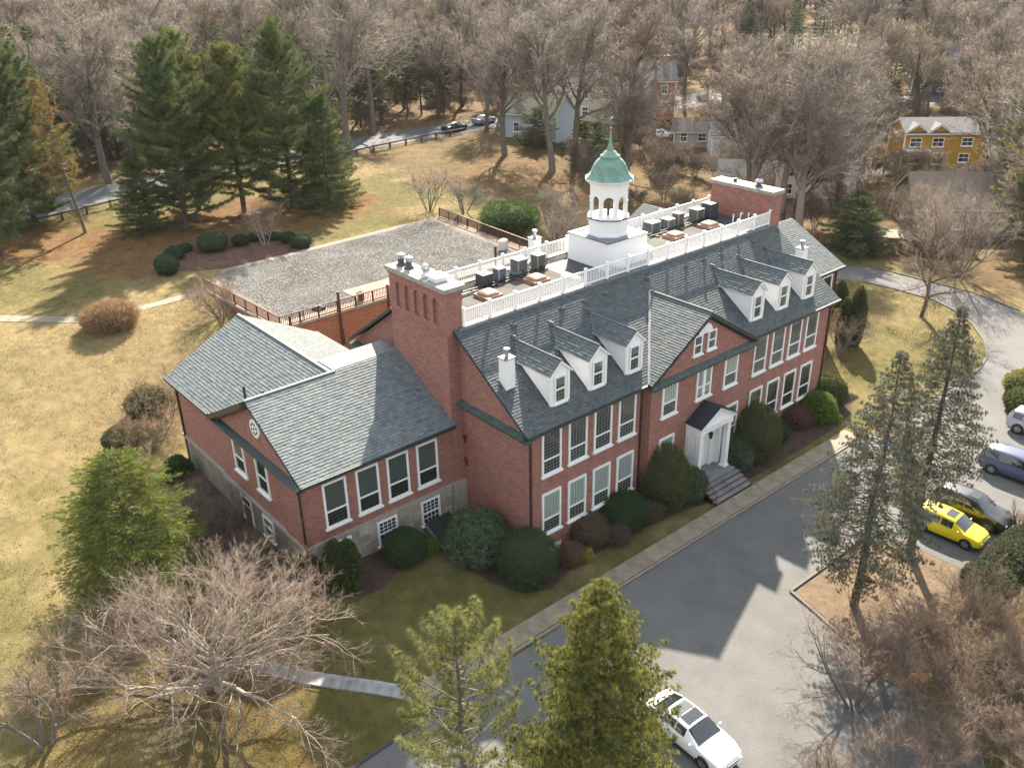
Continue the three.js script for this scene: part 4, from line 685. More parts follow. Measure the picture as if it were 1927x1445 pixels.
// things on the terrace
{ const t = thing('covered_grill', 'pale grey covered barbecue in the corner of the gravel terrace', 'barbecue', [28.4, 4.5, -36.2], .4); const g = new THREE.SphereGeometry(1, 20, 14); const p = g.attributes.position; for (let i = 0; i < p.count; i++) { const a = [p.getX(i), p.getY(i), p.getZ(i)].map(v => Math.sign(v) * Math.pow(Math.abs(v), .55)); p.setXYZ(i, a[0] * .62, Math.max(.02, .62 + a[1] * .62), a[2] * .4); } g.computeVertexNormals(); part('cover', g, mat([.5, .49, .46], .7), t); part('hem', rod([0, 0, 0], [0, .05, 0], .6, 20).scale(1.05, 1, .62), mat([.4, .39, .37], .8), t); }
{ const t = thing('planter', 'tall brown square planter beside the brown railing on the terrace', 'planter', [9.9, 4.5, -33.9]); const g = new THREE.CylinderGeometry(.36, .26, .85, 4); g.rotateY(Math.PI / 4); g.translate(0, .43, 0); part('pot', g.toNonIndexed(), mat([.17, .09, .06], .7), t); part('soil', bx(-.21, .21, .8, .862, -.21, .21), M.mulch, t); part('rim', [bx(-.28, .28, .8, .87, -.28, -.22), bx(-.28, .28, .8, .87, .22, .28), bx(-.28, -.22, .8, .87, -.22, .22), bx(.22, .28, .8, .87, -.22, .22)], mat([.19, .10, .07], .7), t); }
{ const t = thing('crumpled_tarp', 'crumpled dark blue tarp lying on the terrace gravel', 'tarp', [6.1, 4.5, -34.6]); sr(4); const g = new THREE.IcosahedronGeometry(.55, 3); const p = g.attributes.position; for (let i = 0; i < p.count; i++) { const x = p.getX(i), y = p.getY(i), z = p.getZ(i), n = .6 + .8 * fbm(x * 4 + 5 + z * 3, y * 4 + 7 - z, 2); p.setXYZ(i, x * n * 1.2, Math.max(0, (y + .2) * n * .6), z * n); } g.computeVertexNormals(); part('tarp_cloth', g, mat([.025, .03, .06], .6), t); part('tarp_fold', cb(.5, .05, .2, .6, .06, .3, .4), mat([.02, .024, .05], .6), t); }
for (const [x, z, lab] of [[3.9, -33.3, 'small lamp post at the front left end of the terrace'], [32, -44, 'white topped lamp post beyond the terrace railing']]) { const t = thing('lamp_post', lab, 'lamp post', [x, 4.5, z]); part('post', rod([0, -.6, 0], [0, 1.0, 0], .05, 8), M.iron, t); part('lantern', [lathe([[.05, 1.0], [.14, 1.08], [.16, 1.32], [.05, 1.45], [0, 1.5]], 8)], mat([.45, .45, .45], .4), t); }
const _m = new THREE.Matrix4(), _q = new THREE.Quaternion(), _s = V(), _up = V(0, 1, 0);
// ---------------------------------------------------------------- vegetation
class TB { // indexed tube builder with smooth normals
  constructor() { this.p = []; this.n = []; this.i = []; }
  frame(d) { const a = Math.abs(d.y) < .9 ? V(0, 1, 0) : V(1, 0, 0), u = V().crossVectors(d, a).normalize(), w = V().crossVectors(d, u); return [u, w]; }
  tube(pts, rad, sides) { // pts Vector3[], rad[]
    const base = this.p.length / 3, m = pts.length;
    for (let k = 0; k < m; k++) {
      const d = V().subVectors(pts[Math.min(m - 1, k + 1)], pts[Math.max(0, k - 1)]).normalize(), [u, w] = this.frame(d);
      for (let s = 0; s < sides; s++) { const a = s / sides * Math.PI * 2, c = Math.cos(a), q = Math.sin(a), nx = u.x * c + w.x * q, ny = u.y * c + w.y * q, nz = u.z * c + w.z * q; this.p.push(pts[k].x + nx * rad[k], pts[k].y + ny * rad[k], pts[k].z + nz * rad[k]); this.n.push(nx, ny, nz); }
    }
    for (let k = 0; k < m - 1; k++) for (let s = 0; s < sides; s++) { const a = base + k * sides + s, b = base + k * sides + (s + 1) % sides; this.i.push(a, b, a + sides, b, b + sides, a + sides); }
  }
  spike(a, b, r) { // 3-sided twig that runs to a point
    const d = V().subVectors(b, a).normalize(), [u, w] = this.frame(d), base = this.p.length / 3;
    for (let s = 0; s < 3; s++) { const t = s / 3 * Math.PI * 2, c = Math.cos(t), q = Math.sin(t), nx = u.x * c + w.x * q, ny = u.y * c + w.y * q, nz = u.z * c + w.z * q; this.p.push(a.x + nx * r, a.y + ny * r, a.z + nz * r); this.n.push(nx, ny, nz); }
    this.p.push(b.x, b.y, b.z); this.n.push(d.x, d.y, d.z);
    for (let s = 0; s < 3; s++) this.i.push(base + s, base + (s + 1) % 3, base + 3);
  }
  geo() { const g = new THREE.BufferGeometry(), P = new Float32Array(this.p), U = new Float32Array(P.length / 3 * 2); for (let i = 0; i < P.length / 3; i++) { U[2 * i] = P[3 * i] + P[3 * i + 2]; U[2 * i + 1] = P[3 * i + 1]; } g.setAttribute('position', new THREE.BufferAttribute(P, 3)); g.setAttribute('normal', new THREE.BufferAttribute(new Float32Array(this.n), 3)); g.setAttribute('uv', new THREE.BufferAttribute(U, 2)); g.setIndex(this.i); return g; }
}
const perp = d => { const v = V(R() - .5, R() - .5, R() - .5); return v.addScaledVector(d, -v.dot(d)).normalize(); };
// bare deciduous tree: trunk and limbs are one mesh; the twig sprays that end every branch are the crown
function twigSpray(k, s, nb = 6, nt = 5) { // along +y, unit length; k thickens it
  sr(s); const T = new TB(), P = [V(0, 0, 0)], d = V(0, 1, 0); for (let i = 0; i < 3; i++) { d.addScaledVector(perp(d), .22).normalize(); P.push(P[i].clone().addScaledVector(d, .33)); } T.tube(P, [.012, .009, .007, .003].map(v => v * k), 3);
  for (let i = 0; i < nb; i++) { const f = .35 + 2.6 * (i + R() * .8) / nb, q = Math.min(2, f | 0), p = P[q].clone().lerp(P[q + 1], f - q), dl = P[q + 1].clone().sub(P[q]).normalize(), a = rr(.5, .95), n = dl.clone().multiplyScalar(Math.cos(a)).addScaledVector(perp(dl), Math.sin(a)), L = rr(.28, .5) * (1.15 - f * .22), e = p.clone().addScaledVector(n, L).add(V(0, rr(-.03, .06), 0)); T.spike(p, e, .007 * k);
    for (let j = 0; j < nt; j++) { const t = rr(.2, 1), o = p.clone().lerp(e, t), a2 = rr(.4, .9), n2 = n.clone().multiplyScalar(Math.cos(a2)).addScaledVector(perp(n), Math.sin(a2)); T.spike(o, o.clone().addScaledVector(n2, rr(.12, .28)), .0045 * k); } }
  return T.geo();
}
const SPRAY = { near: twigSpray(.8, 3), mid: twigSpray(1.15, 4), far: twigSpray(1.5, 5), coarse: twigSpray(3.2, 6, 4, 2) };
const TWIG = new THREE.MeshStandardMaterial({ color: C(1, 1, 1), roughness: .95 });
function bareTree({ h = 18, r = .35, spread = 1, stems = 1, fork = .3, lv = [9, 7, 6], droop = 0, up = .25, s = 1, spray = 'near', stemLean = .3, limbAngle = 1, trunkLen = .72, sl = 1, dense }) {
  sr(s * 7919 + 13); const T = new TB(), items = [], LV = stems >= 4 ? (dense ?? [6, 5, 3]) : lv;
  const grow = (p, d, len, rad, level) => {
    const n = [6, 5, 4][level], P = [p.clone()], Rr = [rad], dd = d.clone(); const tip = level === 0 ? .35 : .3;
    for (let k = 1; k <= n; k++) { dd.addScaledVector(perp(dd), [.09, .22, .28][level]).add(V(0, (level === 0 ? .05 : up * (level === 1 ? 1 : .6)) * .25 - droop * level * .06, 0)).normalize(); P.push(P[k - 1].clone().addScaledVector(dd, len / n)); Rr.push(rad * (1 - (1 - tip) * k / n)); }
    T.tube(P, Rr, [8, 5, 3][level]);
    const c = Math.max(1, Math.round(LV[level] * rr(.8, 1.2)));
    for (let i = 0; i < c; i++) {
      const t = level === 0 ? fork + (1 - fork) * ((i + R()) / c) : .18 + .82 * ((i + R()) / c), f = t * n, k = Math.min(n - 1, f | 0), q = P[k].clone().lerp(P[k + 1], f - k), dl = P[k + 1].clone().sub(P[k]).normalize();
      const ang = (level === 0 ? rr(.55, 1.05) * limbAngle * (1.15 - .5 * t) : rr(.45, .95)), a = perp(dl), nd = dl.clone().multiplyScalar(Math.cos(ang)).addScaledVector(a, Math.sin(ang)).normalize();
      if (level === 2) { items.push([q, nd.add(V(0, up * .4 - droop * .3, 0)).normalize(), len * rr(.5, .85) * sl]); continue; }
      const L = level === 0 ? h * rr(.36, .5) * spread * (1.12 - .55 * t) : len * rr(.42, .66) * (1.1 - .45 * t);
      grow(q, nd, L, Math.max(.012, Rr[k] * rr(.48, .68)), level + 1);
    }
    if (level === 2) items.push([P[n].clone(), dd.clone(), len * .5 * sl]);
  };
  for (let k = 0; k < stems; k++) { const a = k / stems * 6.28 + R(), ln = stems > 1 ? stemLean * rr(.5, 1.3) : .05; grow(V(stems > 1 ? Math.cos(a) * r * 1.2 : 0, -.3, stems > 1 ? Math.sin(a) * r * 1.2 : 0), V(Math.cos(a) * ln, 1, Math.sin(a) * ln).normalize(), h * (stems > 1 ? rr(.55, .75) : trunkLen), r * (stems > 1 ? rr(.5, .9) : 1), 0); }
  return { trunk: T.geo(), items, spray };
}
function bakeCrown(items, geo) { const L = items.map(([p, d, s]) => { _q.setFromUnitVectors(_up, d); _m.compose(p, _q, _s.set(s, s, s)); return geo.clone().applyMatrix4(_m); }); return mergeGeometries(L); }
const barkTex = (a, b, sc) => { const m = noiseMap(a, b, 256, 16, sc); return m; };
const BK = {
  grey: new THREE.MeshStandardMaterial({ map: barkTex([.075, .064, .052], [.2, .175, .145], 1.6), roughness: .95 }),
  dark: new THREE.MeshStandardMaterial({ map: barkTex([.045, .036, .028], [.13, .105, .085], 1.6), roughness: .95 }),
  pale: new THREE.MeshStandardMaterial({ map: barkTex([.17, .145, .11], [.36, .32, .26], 1.2), roughness: .95 }),
  twigGrey: [[.25, .215, .175], [.2, .172, .142], [.29, .25, .205]], twigBrown: [[.22, .172, .128], [.18, .14, .108], [.26, .205, .15]], twigPale: [[.25, .195, .15], [.2, .15, .12], [.27, .22, .17], [.2, .13, .105]], twigRed: [[.19, .135, .10], [.2, .155, .115], [.24, .185, .135], [.2, .105, .08]], twigPurple: [[.24, .195, .16], [.19, .158, .132], [.275, .22, .18]], twigTan: [[.27, .18, .105], [.22, .15, .09], [.31, .22, .14]],
};
function treeThing(name, label, geo, tm, cols, pos, turn, group, scale = 1, cat = 'tree') {
  const t = thing(name, label, cat, pos, turn, group); part('trunk', geo.trunk, tm, t); const s0 = seed; sr(4242); instanced('crown', SPRAY[geo.spray], TWIG, geo.items, t, cols); sr(s0); t.scale.set(...(Array.isArray(scale) ? scale : [scale, scale, scale])); return t;
}
// foliage units: blades around +y
function tuftGeo(n, L, w, open, s) { // needle brush
  sr(s); const g = new GB();
  for (let i = 0; i < n; i++) { const a = i * 2.39996, t = open * Math.sqrt((i + .5) / n), d = V(Math.sin(t) * Math.cos(a), Math.cos(t), Math.sin(t) * Math.sin(a)), q = perp(d), l = L * rr(.7, 1.1), b = V(0, L * .25 * R(), 0); const A = b.clone().addScaledVector(q, w / 2), B = b.clone().addScaledVector(q, -w / 2), E = b.clone().addScaledVector(d, l); g.tri([A.x, A.y, A.z], [B.x, B.y, B.z], [E.x, E.y, E.z]); }
  return g.geo();
}
function sprayGeo(n, L, w, s, flat = .35) { // flat frond along +y with side shoots
  sr(s); const g = new GB();
  for (let i = 0; i < n; i++) { const t = (i + .3) / n, sd = i % 2 ? 1 : -1, p = V(0, L * t * .85, 0), d = V(sd * rr(.5, .8), rr(.55, .9), rr(-flat, flat)).normalize(), l = L * .5 * (1.05 - t * .6) * rr(.8, 1.2), q = V(-d.y, d.x, rr(-.7, .7)).normalize(); const A = p.clone().addScaledVector(q, w / 2), B = p.clone().addScaledVector(q, -w / 2), E = p.clone().addScaledVector(d, l); g.tri([A.x, A.y, A.z], [B.x, B.y, B.z], [E.x, E.y, E.z]); }
  g.tri([-w * .6, L * .5, 0], [w * .6, L * .5, 0], [0, L, 0]); return g.geo();
}
function leafGeo(n, L, w, s) { // cluster of small rhombic leaves
  sr(s); const g = new GB();
  for (let i = 0; i < n; i++) { const d = V(rr(-1, 1), rr(-.2, 1), rr(-1, 1)).normalize(), q = perp(d), l = L * rr(.7, 1.2), m = d.clone().multiplyScalar(l * .5), A = m.clone().addScaledVector(q, w / 2), B = m.clone().addScaledVector(q, -w / 2), E = d.clone().multiplyScalar(l); g.tri([0, 0, 0], [A.x, A.y, A.z], [E.x, E.y, E.z]); g.tri([0, 0, 0], [E.x, E.y, E.z], [B.x, B.y, B.z]); }
  return g.geo();
}
function instanced(name, geo, material, items, parent, cols) { // items: [pos, dir, scale]
  const im = sh(new THREE.InstancedMesh(geo, material, items.length)); im.name = name; im.userData.kind = 'stuff'; const c = new THREE.Color();
  items.forEach(([p, d, s], i) => { _q.setFromUnitVectors(_up, d); _q.multiply(new THREE.Quaternion().setFromAxisAngle(_up, R() * 6.28)); _m.compose(p, _q, _s.set(s, s, s)); im.setMatrixAt(i, _m); const b = cols[Math.floor(R() * cols.length)], k = rr(.75, 1.25); c.setRGB(b[0] * k, b[1] * k, b[2] * k); im.setColorAt(i, c); });
  parent.add(im); return im;
}
const LEAF = new THREE.MeshPhysicalMaterial({ color: C(1, 1, 1), roughness: .9, side: THREE.DoubleSide, transmission: .35, thickness: 0, specularIntensity: .35 });
// conifer skeleton
function conifer({ h, r, tr, base = .1, sp = .45, per = 6, prof = t => 1 - t, rise = .1, droop = .25, tipUp = .1, inner = .3, ts = .16, side = true, s = 1, sc = [.8, 1.2], lim = .035, jit = .25 }) {
  sr(s * 6007 + 5); const T = new TB(), items = [];
  const tp = [], trr = []; for (let k = 0; k <= 8; k++) { tp.push(V(Math.sin(k * 1.7 + s) * .05, h * k / 8 - .3 * (k === 0), Math.cos(k * 1.3 + s) * .05)); trr.push(Math.max(.02, tr * (1 - .94 * k / 8))); } T.tube(tp, trr, 8);
  for (let y = h * base; y < h * .99; y += sp * rr(.75, 1.25) * (1 - .45 * y / h)) {
    const t = (y / h - base) / (1 - base), len0 = r * prof(t), n = Math.max(3, Math.round(per * rr(.7, 1.2))); let a = R() * 6.28;
    for (let k = 0; k < n; k++) {
      a += 6.28 / n * rr(.7, 1.3); const len = Math.max(.25, len0 * rr(1 - jit * 1.4, 1 + jit * .7)), el = rise + (t - .4) * .5 + rr(-.12, .12), m = 5, P = [V(0, y, 0)], Rd = [Math.max(.014, lim * len / r * 1.6)];
      let e = el; for (let q = 1; q <= m; q++) { e += (q < 3 ? -droop : tipUp) / 2; P.push(P[q - 1].clone().add(V(Math.cos(a) * Math.cos(e), Math.sin(e), Math.sin(a) * Math.cos(e)).multiplyScalar(len / m))); Rd.push(Rd[0] * (1 - .85 * q / m)); }
      T.tube(P, Rd, 3);
      for (let u = inner * len; u < len; u += ts * rr(.7, 1.3)) {
        const f = u / len * m, q = Math.min(m - 1, f | 0), p = P[q].clone().lerp(P[q + 1], f - q), d = P[q + 1].clone().sub(P[q]).normalize(), sw = (len - u) * .42 + .12, sidev = V(-Math.sin(a), 0, Math.cos(a));
        if (side) for (const sg of [-1, 1]) { const w = Math.max(1, Math.round(sw / (ts * 1.5))); for (let z = 0; z < w; z++) { const o = sw * (z + R() * .8) / w, dir = d.clone().multiplyScalar(.75).addScaledVector(sidev, sg * .7).add(V(0, rr(-.3, .25), 0)).normalize(); items.push([p.clone().addScaledVector(sidev, sg * o * .8).addScaledVector(d, o * .55).add(V(0, rr(-.05, .05), 0)), dir, rr(...sc)]); } }
        items.push([p.clone().add(V(0, rr(-.03, .06), 0)), d.clone().add(V(rr(-.4, .4), rr(-.1, .5), rr(-.4, .4))).normalize(), rr(...sc)]);
      }
      items.push([P[m].clone(), P[m].clone().sub(P[m - 1]).normalize(), rr(...sc)]);
    }
  }
  items.push([V(0, h, 0), V(0, 1, 0), 1]); return { trunk: T.geo(), items };
}
function coniferThing(name, label, c, tuft, cols, pos, turn, group, bark = BK.dark) { const t = thing(name, label, 'tree', pos, turn, group); part('trunk', c.trunk, bark, t); sr(99); instanced('crown', tuft, LEAF, c.items, t, cols); return t; }
// clipped or loose shrub: leaf clusters over a lumpy mound, stems inside
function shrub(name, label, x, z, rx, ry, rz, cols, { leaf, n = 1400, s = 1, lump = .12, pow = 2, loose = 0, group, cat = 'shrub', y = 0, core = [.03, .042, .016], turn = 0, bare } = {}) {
  const t = thing(name, label, cat, at(x, z, y), turn, group); sr(s * 31 + 7);
  const surf = (d) => { const k = 1 + lump * (fbm(d.x * 2.2 + s * 3.1 + 5, d.z * 2.2 + d.y * 1.9 + 9, 3) - .5) * 2, e = Math.pow(Math.pow(Math.abs(d.x), pow) + Math.pow(Math.abs(d.y), pow) + Math.pow(Math.abs(d.z), pow), -1 / pow); return V(d.x * rx * e * k, d.y * ry * e * k, d.z * rz * e * k); };
  const items = []; const off = ry * .82;
  for (let i = 0; i < n; i++) { const d = V(R() * 2 - 1, R() * 2 - 1, R() * 2 - 1); if (d.lengthSq() > 1 || d.lengthSq() < .01) { i--; continue; } d.normalize(); const p = surf(d).multiplyScalar(1 - Math.pow(R(), 1.6) * .16 + loose * rr(-.14, .06)); p.y += off; if (p.y < .02) continue; items.push([p, d.clone().add(V(rr(-.7, .7), rr(-.4, .8), rr(-.7, .7))).normalize(), rr(.7, 1.3)]); }
  instanced('foliage', leaf, LEAF, items, t, cols);
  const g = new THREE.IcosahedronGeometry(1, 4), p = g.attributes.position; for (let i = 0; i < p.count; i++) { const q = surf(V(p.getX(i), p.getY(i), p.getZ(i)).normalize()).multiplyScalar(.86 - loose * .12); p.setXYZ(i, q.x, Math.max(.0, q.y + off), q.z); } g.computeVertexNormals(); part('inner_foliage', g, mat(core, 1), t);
  const st = new TB(); for (let i = 0; i < 5; i++) { const a = i * 1.26; st.tube([V(Math.cos(a) * rx * .1, -.15, Math.sin(a) * rx * .1), V(Math.cos(a) * rx * .4, ry * .7, Math.sin(a) * rx * .4)], [.04, .02], 5); } part('stems', st.geo(), BK.dark, t);
  return t;
}
const LG = { box: leafGeo(8, .085, .05, 1), yew: sprayGeo(8, .17, .022, 2), rhodo: leafGeo(7, .17, .06, 3), arb: sprayGeo(10, .22, .035, 4, .15), hem: sprayGeo(24, .26, .012, 5, .4), pine: tuftGeo(26, .24, .016, 1.25, 6), pineFar: tuftGeo(20, .42, .034, 1.5, 7), spruce: tuftGeo(24, .15, .02, 1.5, 8), spruceG: tuftGeo(24, .16, .02, 1.45, 9), jun: sprayGeo(9, .35, .04, 10, .4), farLeaf: sprayGeo(12, .6, .07, 11, .5), dry: leafGeo(6, .07, .03, 12), twigs: tuftGeo(9, .4, .016, .7, 13) };
const G = { yew: [[.055, .092, .026], [.07, .11, .032], [.042, .072, .024], [.085, .118, .03]], yewOlive: [[.12, .125, .036], [.145, .145, .042], [.095, .108, .034], [.07, .086, .028]], box: [[.05, .09, .03], [.065, .108, .036], [.038, .07, .026]], lime: [[.15, .215, .034], [.115, .18, .03], [.18, .23, .04]], yellow: [[.32, .29, .03], [.25, .25, .03]], rhodo: [[.10, .15, .075], [.13, .18, .095], [.07, .115, .055], [.165, .205, .125]], hem: [[.16, .185, .03], [.11, .145, .03], [.22, .23, .034], [.07, .105, .026]], pine: [[.09, .125, .05], [.115, .145, .056], [.15, .165, .05], [.066, .10, .043]], pineY: [[.2, .19, .042], [.15, .16, .042], [.23, .205, .046], [.105, .125, .04]], spruceB: [[.14, .175, .185], [.10, .125, .13], [.13, .14, .08], [.19, .165, .085], [.10, .105, .055], [.22, .19, .10], [.08, .09, .05]], spruceG: [[.165, .17, .034], [.24, .225, .042], [.095, .12, .034], [.065, .09, .03], [.28, .25, .05]], dry: [[.2, .115, .065], [.25, .15, .075], [.15, .095, .06]], larch: [[.3, .18, .06], [.24, .16, .055], [.16, .155, .05]], yellowPine: [[.27, .25, .05], [.2, .21, .045], [.32, .27, .055]] };
const FWD = [.642, -.767]; // from the front edge of a bush to its middle, away from the drive side
// ---- the foundation planting
const shr = (name, label, bxp, bz, r, h, cols, o = {}) => shrub(name, label, bxp + FWD[0] * r * .55, bz + FWD[1] * r * .55, r * (o.wx ?? 1), h / 1.82, r * (o.wz ?? 1), cols, o);
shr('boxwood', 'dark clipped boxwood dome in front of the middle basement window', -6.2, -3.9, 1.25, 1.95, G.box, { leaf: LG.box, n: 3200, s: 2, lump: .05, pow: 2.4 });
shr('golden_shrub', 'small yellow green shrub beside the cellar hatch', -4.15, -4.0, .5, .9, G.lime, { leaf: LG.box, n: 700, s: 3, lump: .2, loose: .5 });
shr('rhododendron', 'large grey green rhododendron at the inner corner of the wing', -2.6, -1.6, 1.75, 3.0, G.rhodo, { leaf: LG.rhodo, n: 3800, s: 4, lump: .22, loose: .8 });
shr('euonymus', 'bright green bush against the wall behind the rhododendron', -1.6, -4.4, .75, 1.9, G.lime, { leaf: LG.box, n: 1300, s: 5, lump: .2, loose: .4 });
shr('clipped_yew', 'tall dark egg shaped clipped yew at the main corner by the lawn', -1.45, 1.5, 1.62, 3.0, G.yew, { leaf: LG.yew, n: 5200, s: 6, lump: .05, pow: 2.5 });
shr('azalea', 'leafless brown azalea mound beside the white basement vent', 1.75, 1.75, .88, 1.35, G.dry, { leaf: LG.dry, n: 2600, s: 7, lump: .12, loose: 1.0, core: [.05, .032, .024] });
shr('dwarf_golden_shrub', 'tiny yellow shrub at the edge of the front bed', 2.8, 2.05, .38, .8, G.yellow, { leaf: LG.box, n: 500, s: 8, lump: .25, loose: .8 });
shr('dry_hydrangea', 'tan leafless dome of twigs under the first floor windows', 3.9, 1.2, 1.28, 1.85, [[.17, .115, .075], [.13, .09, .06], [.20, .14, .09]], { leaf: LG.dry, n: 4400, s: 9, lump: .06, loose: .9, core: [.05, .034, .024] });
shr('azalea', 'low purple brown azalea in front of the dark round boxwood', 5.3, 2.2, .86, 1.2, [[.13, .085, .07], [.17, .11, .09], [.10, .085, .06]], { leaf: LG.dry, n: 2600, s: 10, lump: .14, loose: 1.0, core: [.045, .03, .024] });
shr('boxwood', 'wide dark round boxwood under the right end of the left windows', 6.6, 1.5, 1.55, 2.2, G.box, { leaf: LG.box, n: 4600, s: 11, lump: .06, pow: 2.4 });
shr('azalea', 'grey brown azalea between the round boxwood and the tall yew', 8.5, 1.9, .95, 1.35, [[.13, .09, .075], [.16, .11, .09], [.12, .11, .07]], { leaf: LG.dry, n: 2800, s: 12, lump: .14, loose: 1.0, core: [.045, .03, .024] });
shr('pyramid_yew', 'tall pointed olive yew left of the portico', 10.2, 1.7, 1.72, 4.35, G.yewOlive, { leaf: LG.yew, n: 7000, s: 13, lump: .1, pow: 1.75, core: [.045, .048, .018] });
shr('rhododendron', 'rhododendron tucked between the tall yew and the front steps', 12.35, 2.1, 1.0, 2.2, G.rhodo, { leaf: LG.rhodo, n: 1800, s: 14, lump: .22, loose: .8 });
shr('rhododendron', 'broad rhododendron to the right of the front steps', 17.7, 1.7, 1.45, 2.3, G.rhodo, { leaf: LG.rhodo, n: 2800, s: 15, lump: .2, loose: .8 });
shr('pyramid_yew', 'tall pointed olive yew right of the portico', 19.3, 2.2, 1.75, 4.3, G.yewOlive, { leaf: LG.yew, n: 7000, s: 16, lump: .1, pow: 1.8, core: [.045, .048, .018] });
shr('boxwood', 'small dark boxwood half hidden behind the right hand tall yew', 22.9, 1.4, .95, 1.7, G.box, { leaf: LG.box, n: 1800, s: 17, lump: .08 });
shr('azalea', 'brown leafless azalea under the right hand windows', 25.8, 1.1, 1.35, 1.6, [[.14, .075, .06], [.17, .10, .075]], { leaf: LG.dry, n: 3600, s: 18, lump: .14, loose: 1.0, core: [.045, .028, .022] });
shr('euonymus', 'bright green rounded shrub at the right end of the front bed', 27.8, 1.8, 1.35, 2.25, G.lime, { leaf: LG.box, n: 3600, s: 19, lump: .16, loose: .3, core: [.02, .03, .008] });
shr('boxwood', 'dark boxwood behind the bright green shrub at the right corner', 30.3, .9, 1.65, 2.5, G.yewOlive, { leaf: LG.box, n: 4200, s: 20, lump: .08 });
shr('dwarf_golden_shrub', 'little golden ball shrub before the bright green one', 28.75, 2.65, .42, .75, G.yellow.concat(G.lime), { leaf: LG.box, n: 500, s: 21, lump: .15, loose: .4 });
// arborvitae columns
const arb = (label, x, z, r, h, s) => shrub('arborvitae', label, x, z, r, h / 1.82, r, [[.075, .10, .028], [.09, .115, .032], [.055, .078, .026], [.105, .12, .032]], { leaf: LG.arb, n: 2600, s, lump: .12, pow: 1.9, core: [.03, .04, .014] });
arb('narrow arborvitae left of the wing downpipe', -11.9, -5.35, .5, 2.5, 31); arb('short arborvitae beside the left one at the wing corner', -11.35, -5.2, .45, 2.3, 32);
arb('tall arborvitae in front of the left basement window', -10.3, -4.35, .62, 3.3, 33); arb('tall arborvitae right of its twin at the basement window', -9.65, -4.1, .62, 3.2, 34);
arb('tallest columnar arborvitae on the lawn right of the school', 42.6, -4.4, .72, 5.6, 35); arb('slim columnar arborvitae nearest the right wing', 41.9, -5.1, .6, 4.4, 36); arb('columnar arborvitae at the road end of the right wing', 47.5, -9.0, .75, 3.6, 37);
// shrubs round the back bed, the left lawn and the right hand hedge
for (const [x, z, r, h, l] of [[6.4, -57.2, 1.6, 1.9, 'largest dark boxwood in the island bed by the pines'], [9.3, -57, .95, 1.1, 'boxwood right of the largest one in the island bed'], [2.2, -57.2, 1.0, 1.3, 'boxwood at the left side of the island bed'], [11.2, -57.3, .8, .8, 'low boxwood left of the small bare tree in the island bed'], [12.9, -56.3, .85, .8, 'low boxwood right of the small bare tree in the island bed'], [13.5, -54.3, .9, 1.1, 'boxwood second from the right end of the island bed'], [13.7, -51.9, 1.15, 1.3, 'boxwood at the right tip of the island bed'], [-.1, -53.2, 1.2, 2.0, 'boxwood at the left tip of the island bed'], [4.0, -59, .8, .8, 'small boxwood at the back of the island bed']]) shrub('boxwood', l, x, z, r, h / 1.82, r, G.box, { leaf: LG.box, n: 1200, s: Math.round(x * 13 + 300), lump: .1, group: 'boxwoods round the island bed' });
shrub('holly_bush', 'round dark evergreen alone on the left lawn by the path', -13.9, -27.7, 1.3, .95, 1.3, G.yewOlive, { leaf: LG.box, n: 2400, s: 51, lump: .1 });
shrub('holly_bush', 'dark evergreen bush at the back corner of the left wing', -10.9, -30.7, 1.5, 1.2, 1.5, G.yew, { leaf: LG.rhodo, n: 1800, s: 52, lump: .2, loose: .6 });
shrub('holly_bush', 'dark holly against the concrete base of the left wing', -12.4, -21.6, .95, .9, .95, G.yew, { leaf: LG.rhodo, n: 1100, s: 53, lump: .2, loose: .6 });
shrub('spreading_juniper', 'wide dark green juniper mound behind the rear terrace', 34.6, -42.4, 3.6, 1.9, 3.0, [[.075, .13, .03], [.10, .16, .036], [.05, .095, .028]], { leaf: LG.jun, n: 3600, s: 54, lump: .3, loose: .6 });
shrub('clipped_hedge', 'broad clipped evergreen hedge before the parked cars', 21.2, 18.9, 3.9, .95, 1.25, [[.075, .09, .045], [.10, .115, .06], [.055, .07, .035], [.12, .125, .07]], { leaf: LG.rhodo, n: 9000, s: 55, lump: .12, pow: 2.6, cat: 'hedge' });
shrub('clipped_hedge', 'tall rounded end of the hedge next to the yellow car', 17.4, 18.9, 1.5, .9, 1.3, [[.075, .09, .045], [.10, .115, .06], [.055, .07, .035], [.12, .125, .07]], { leaf: LG.rhodo, n: 3600, s: 56, lump: .14, pow: 2.4, cat: 'hedge' });
shrub('laurel', 'dark green mound at the right edge beyond the drive', 41.6, 11.2, 2.2, .9, 1.6, G.yew.concat(G.yewOlive), { leaf: LG.rhodo, n: 2600, s: 57, lump: .2, loose: .4 }); shrub('golden_shrub', 'yellow olive rounded shrub behind the dark mound at the right edge', 44.0, 9.6, 1.6, 1.1, 1.4, G.yellowPine, { leaf: LG.box, n: 1800, s: 58, lump: .15 });
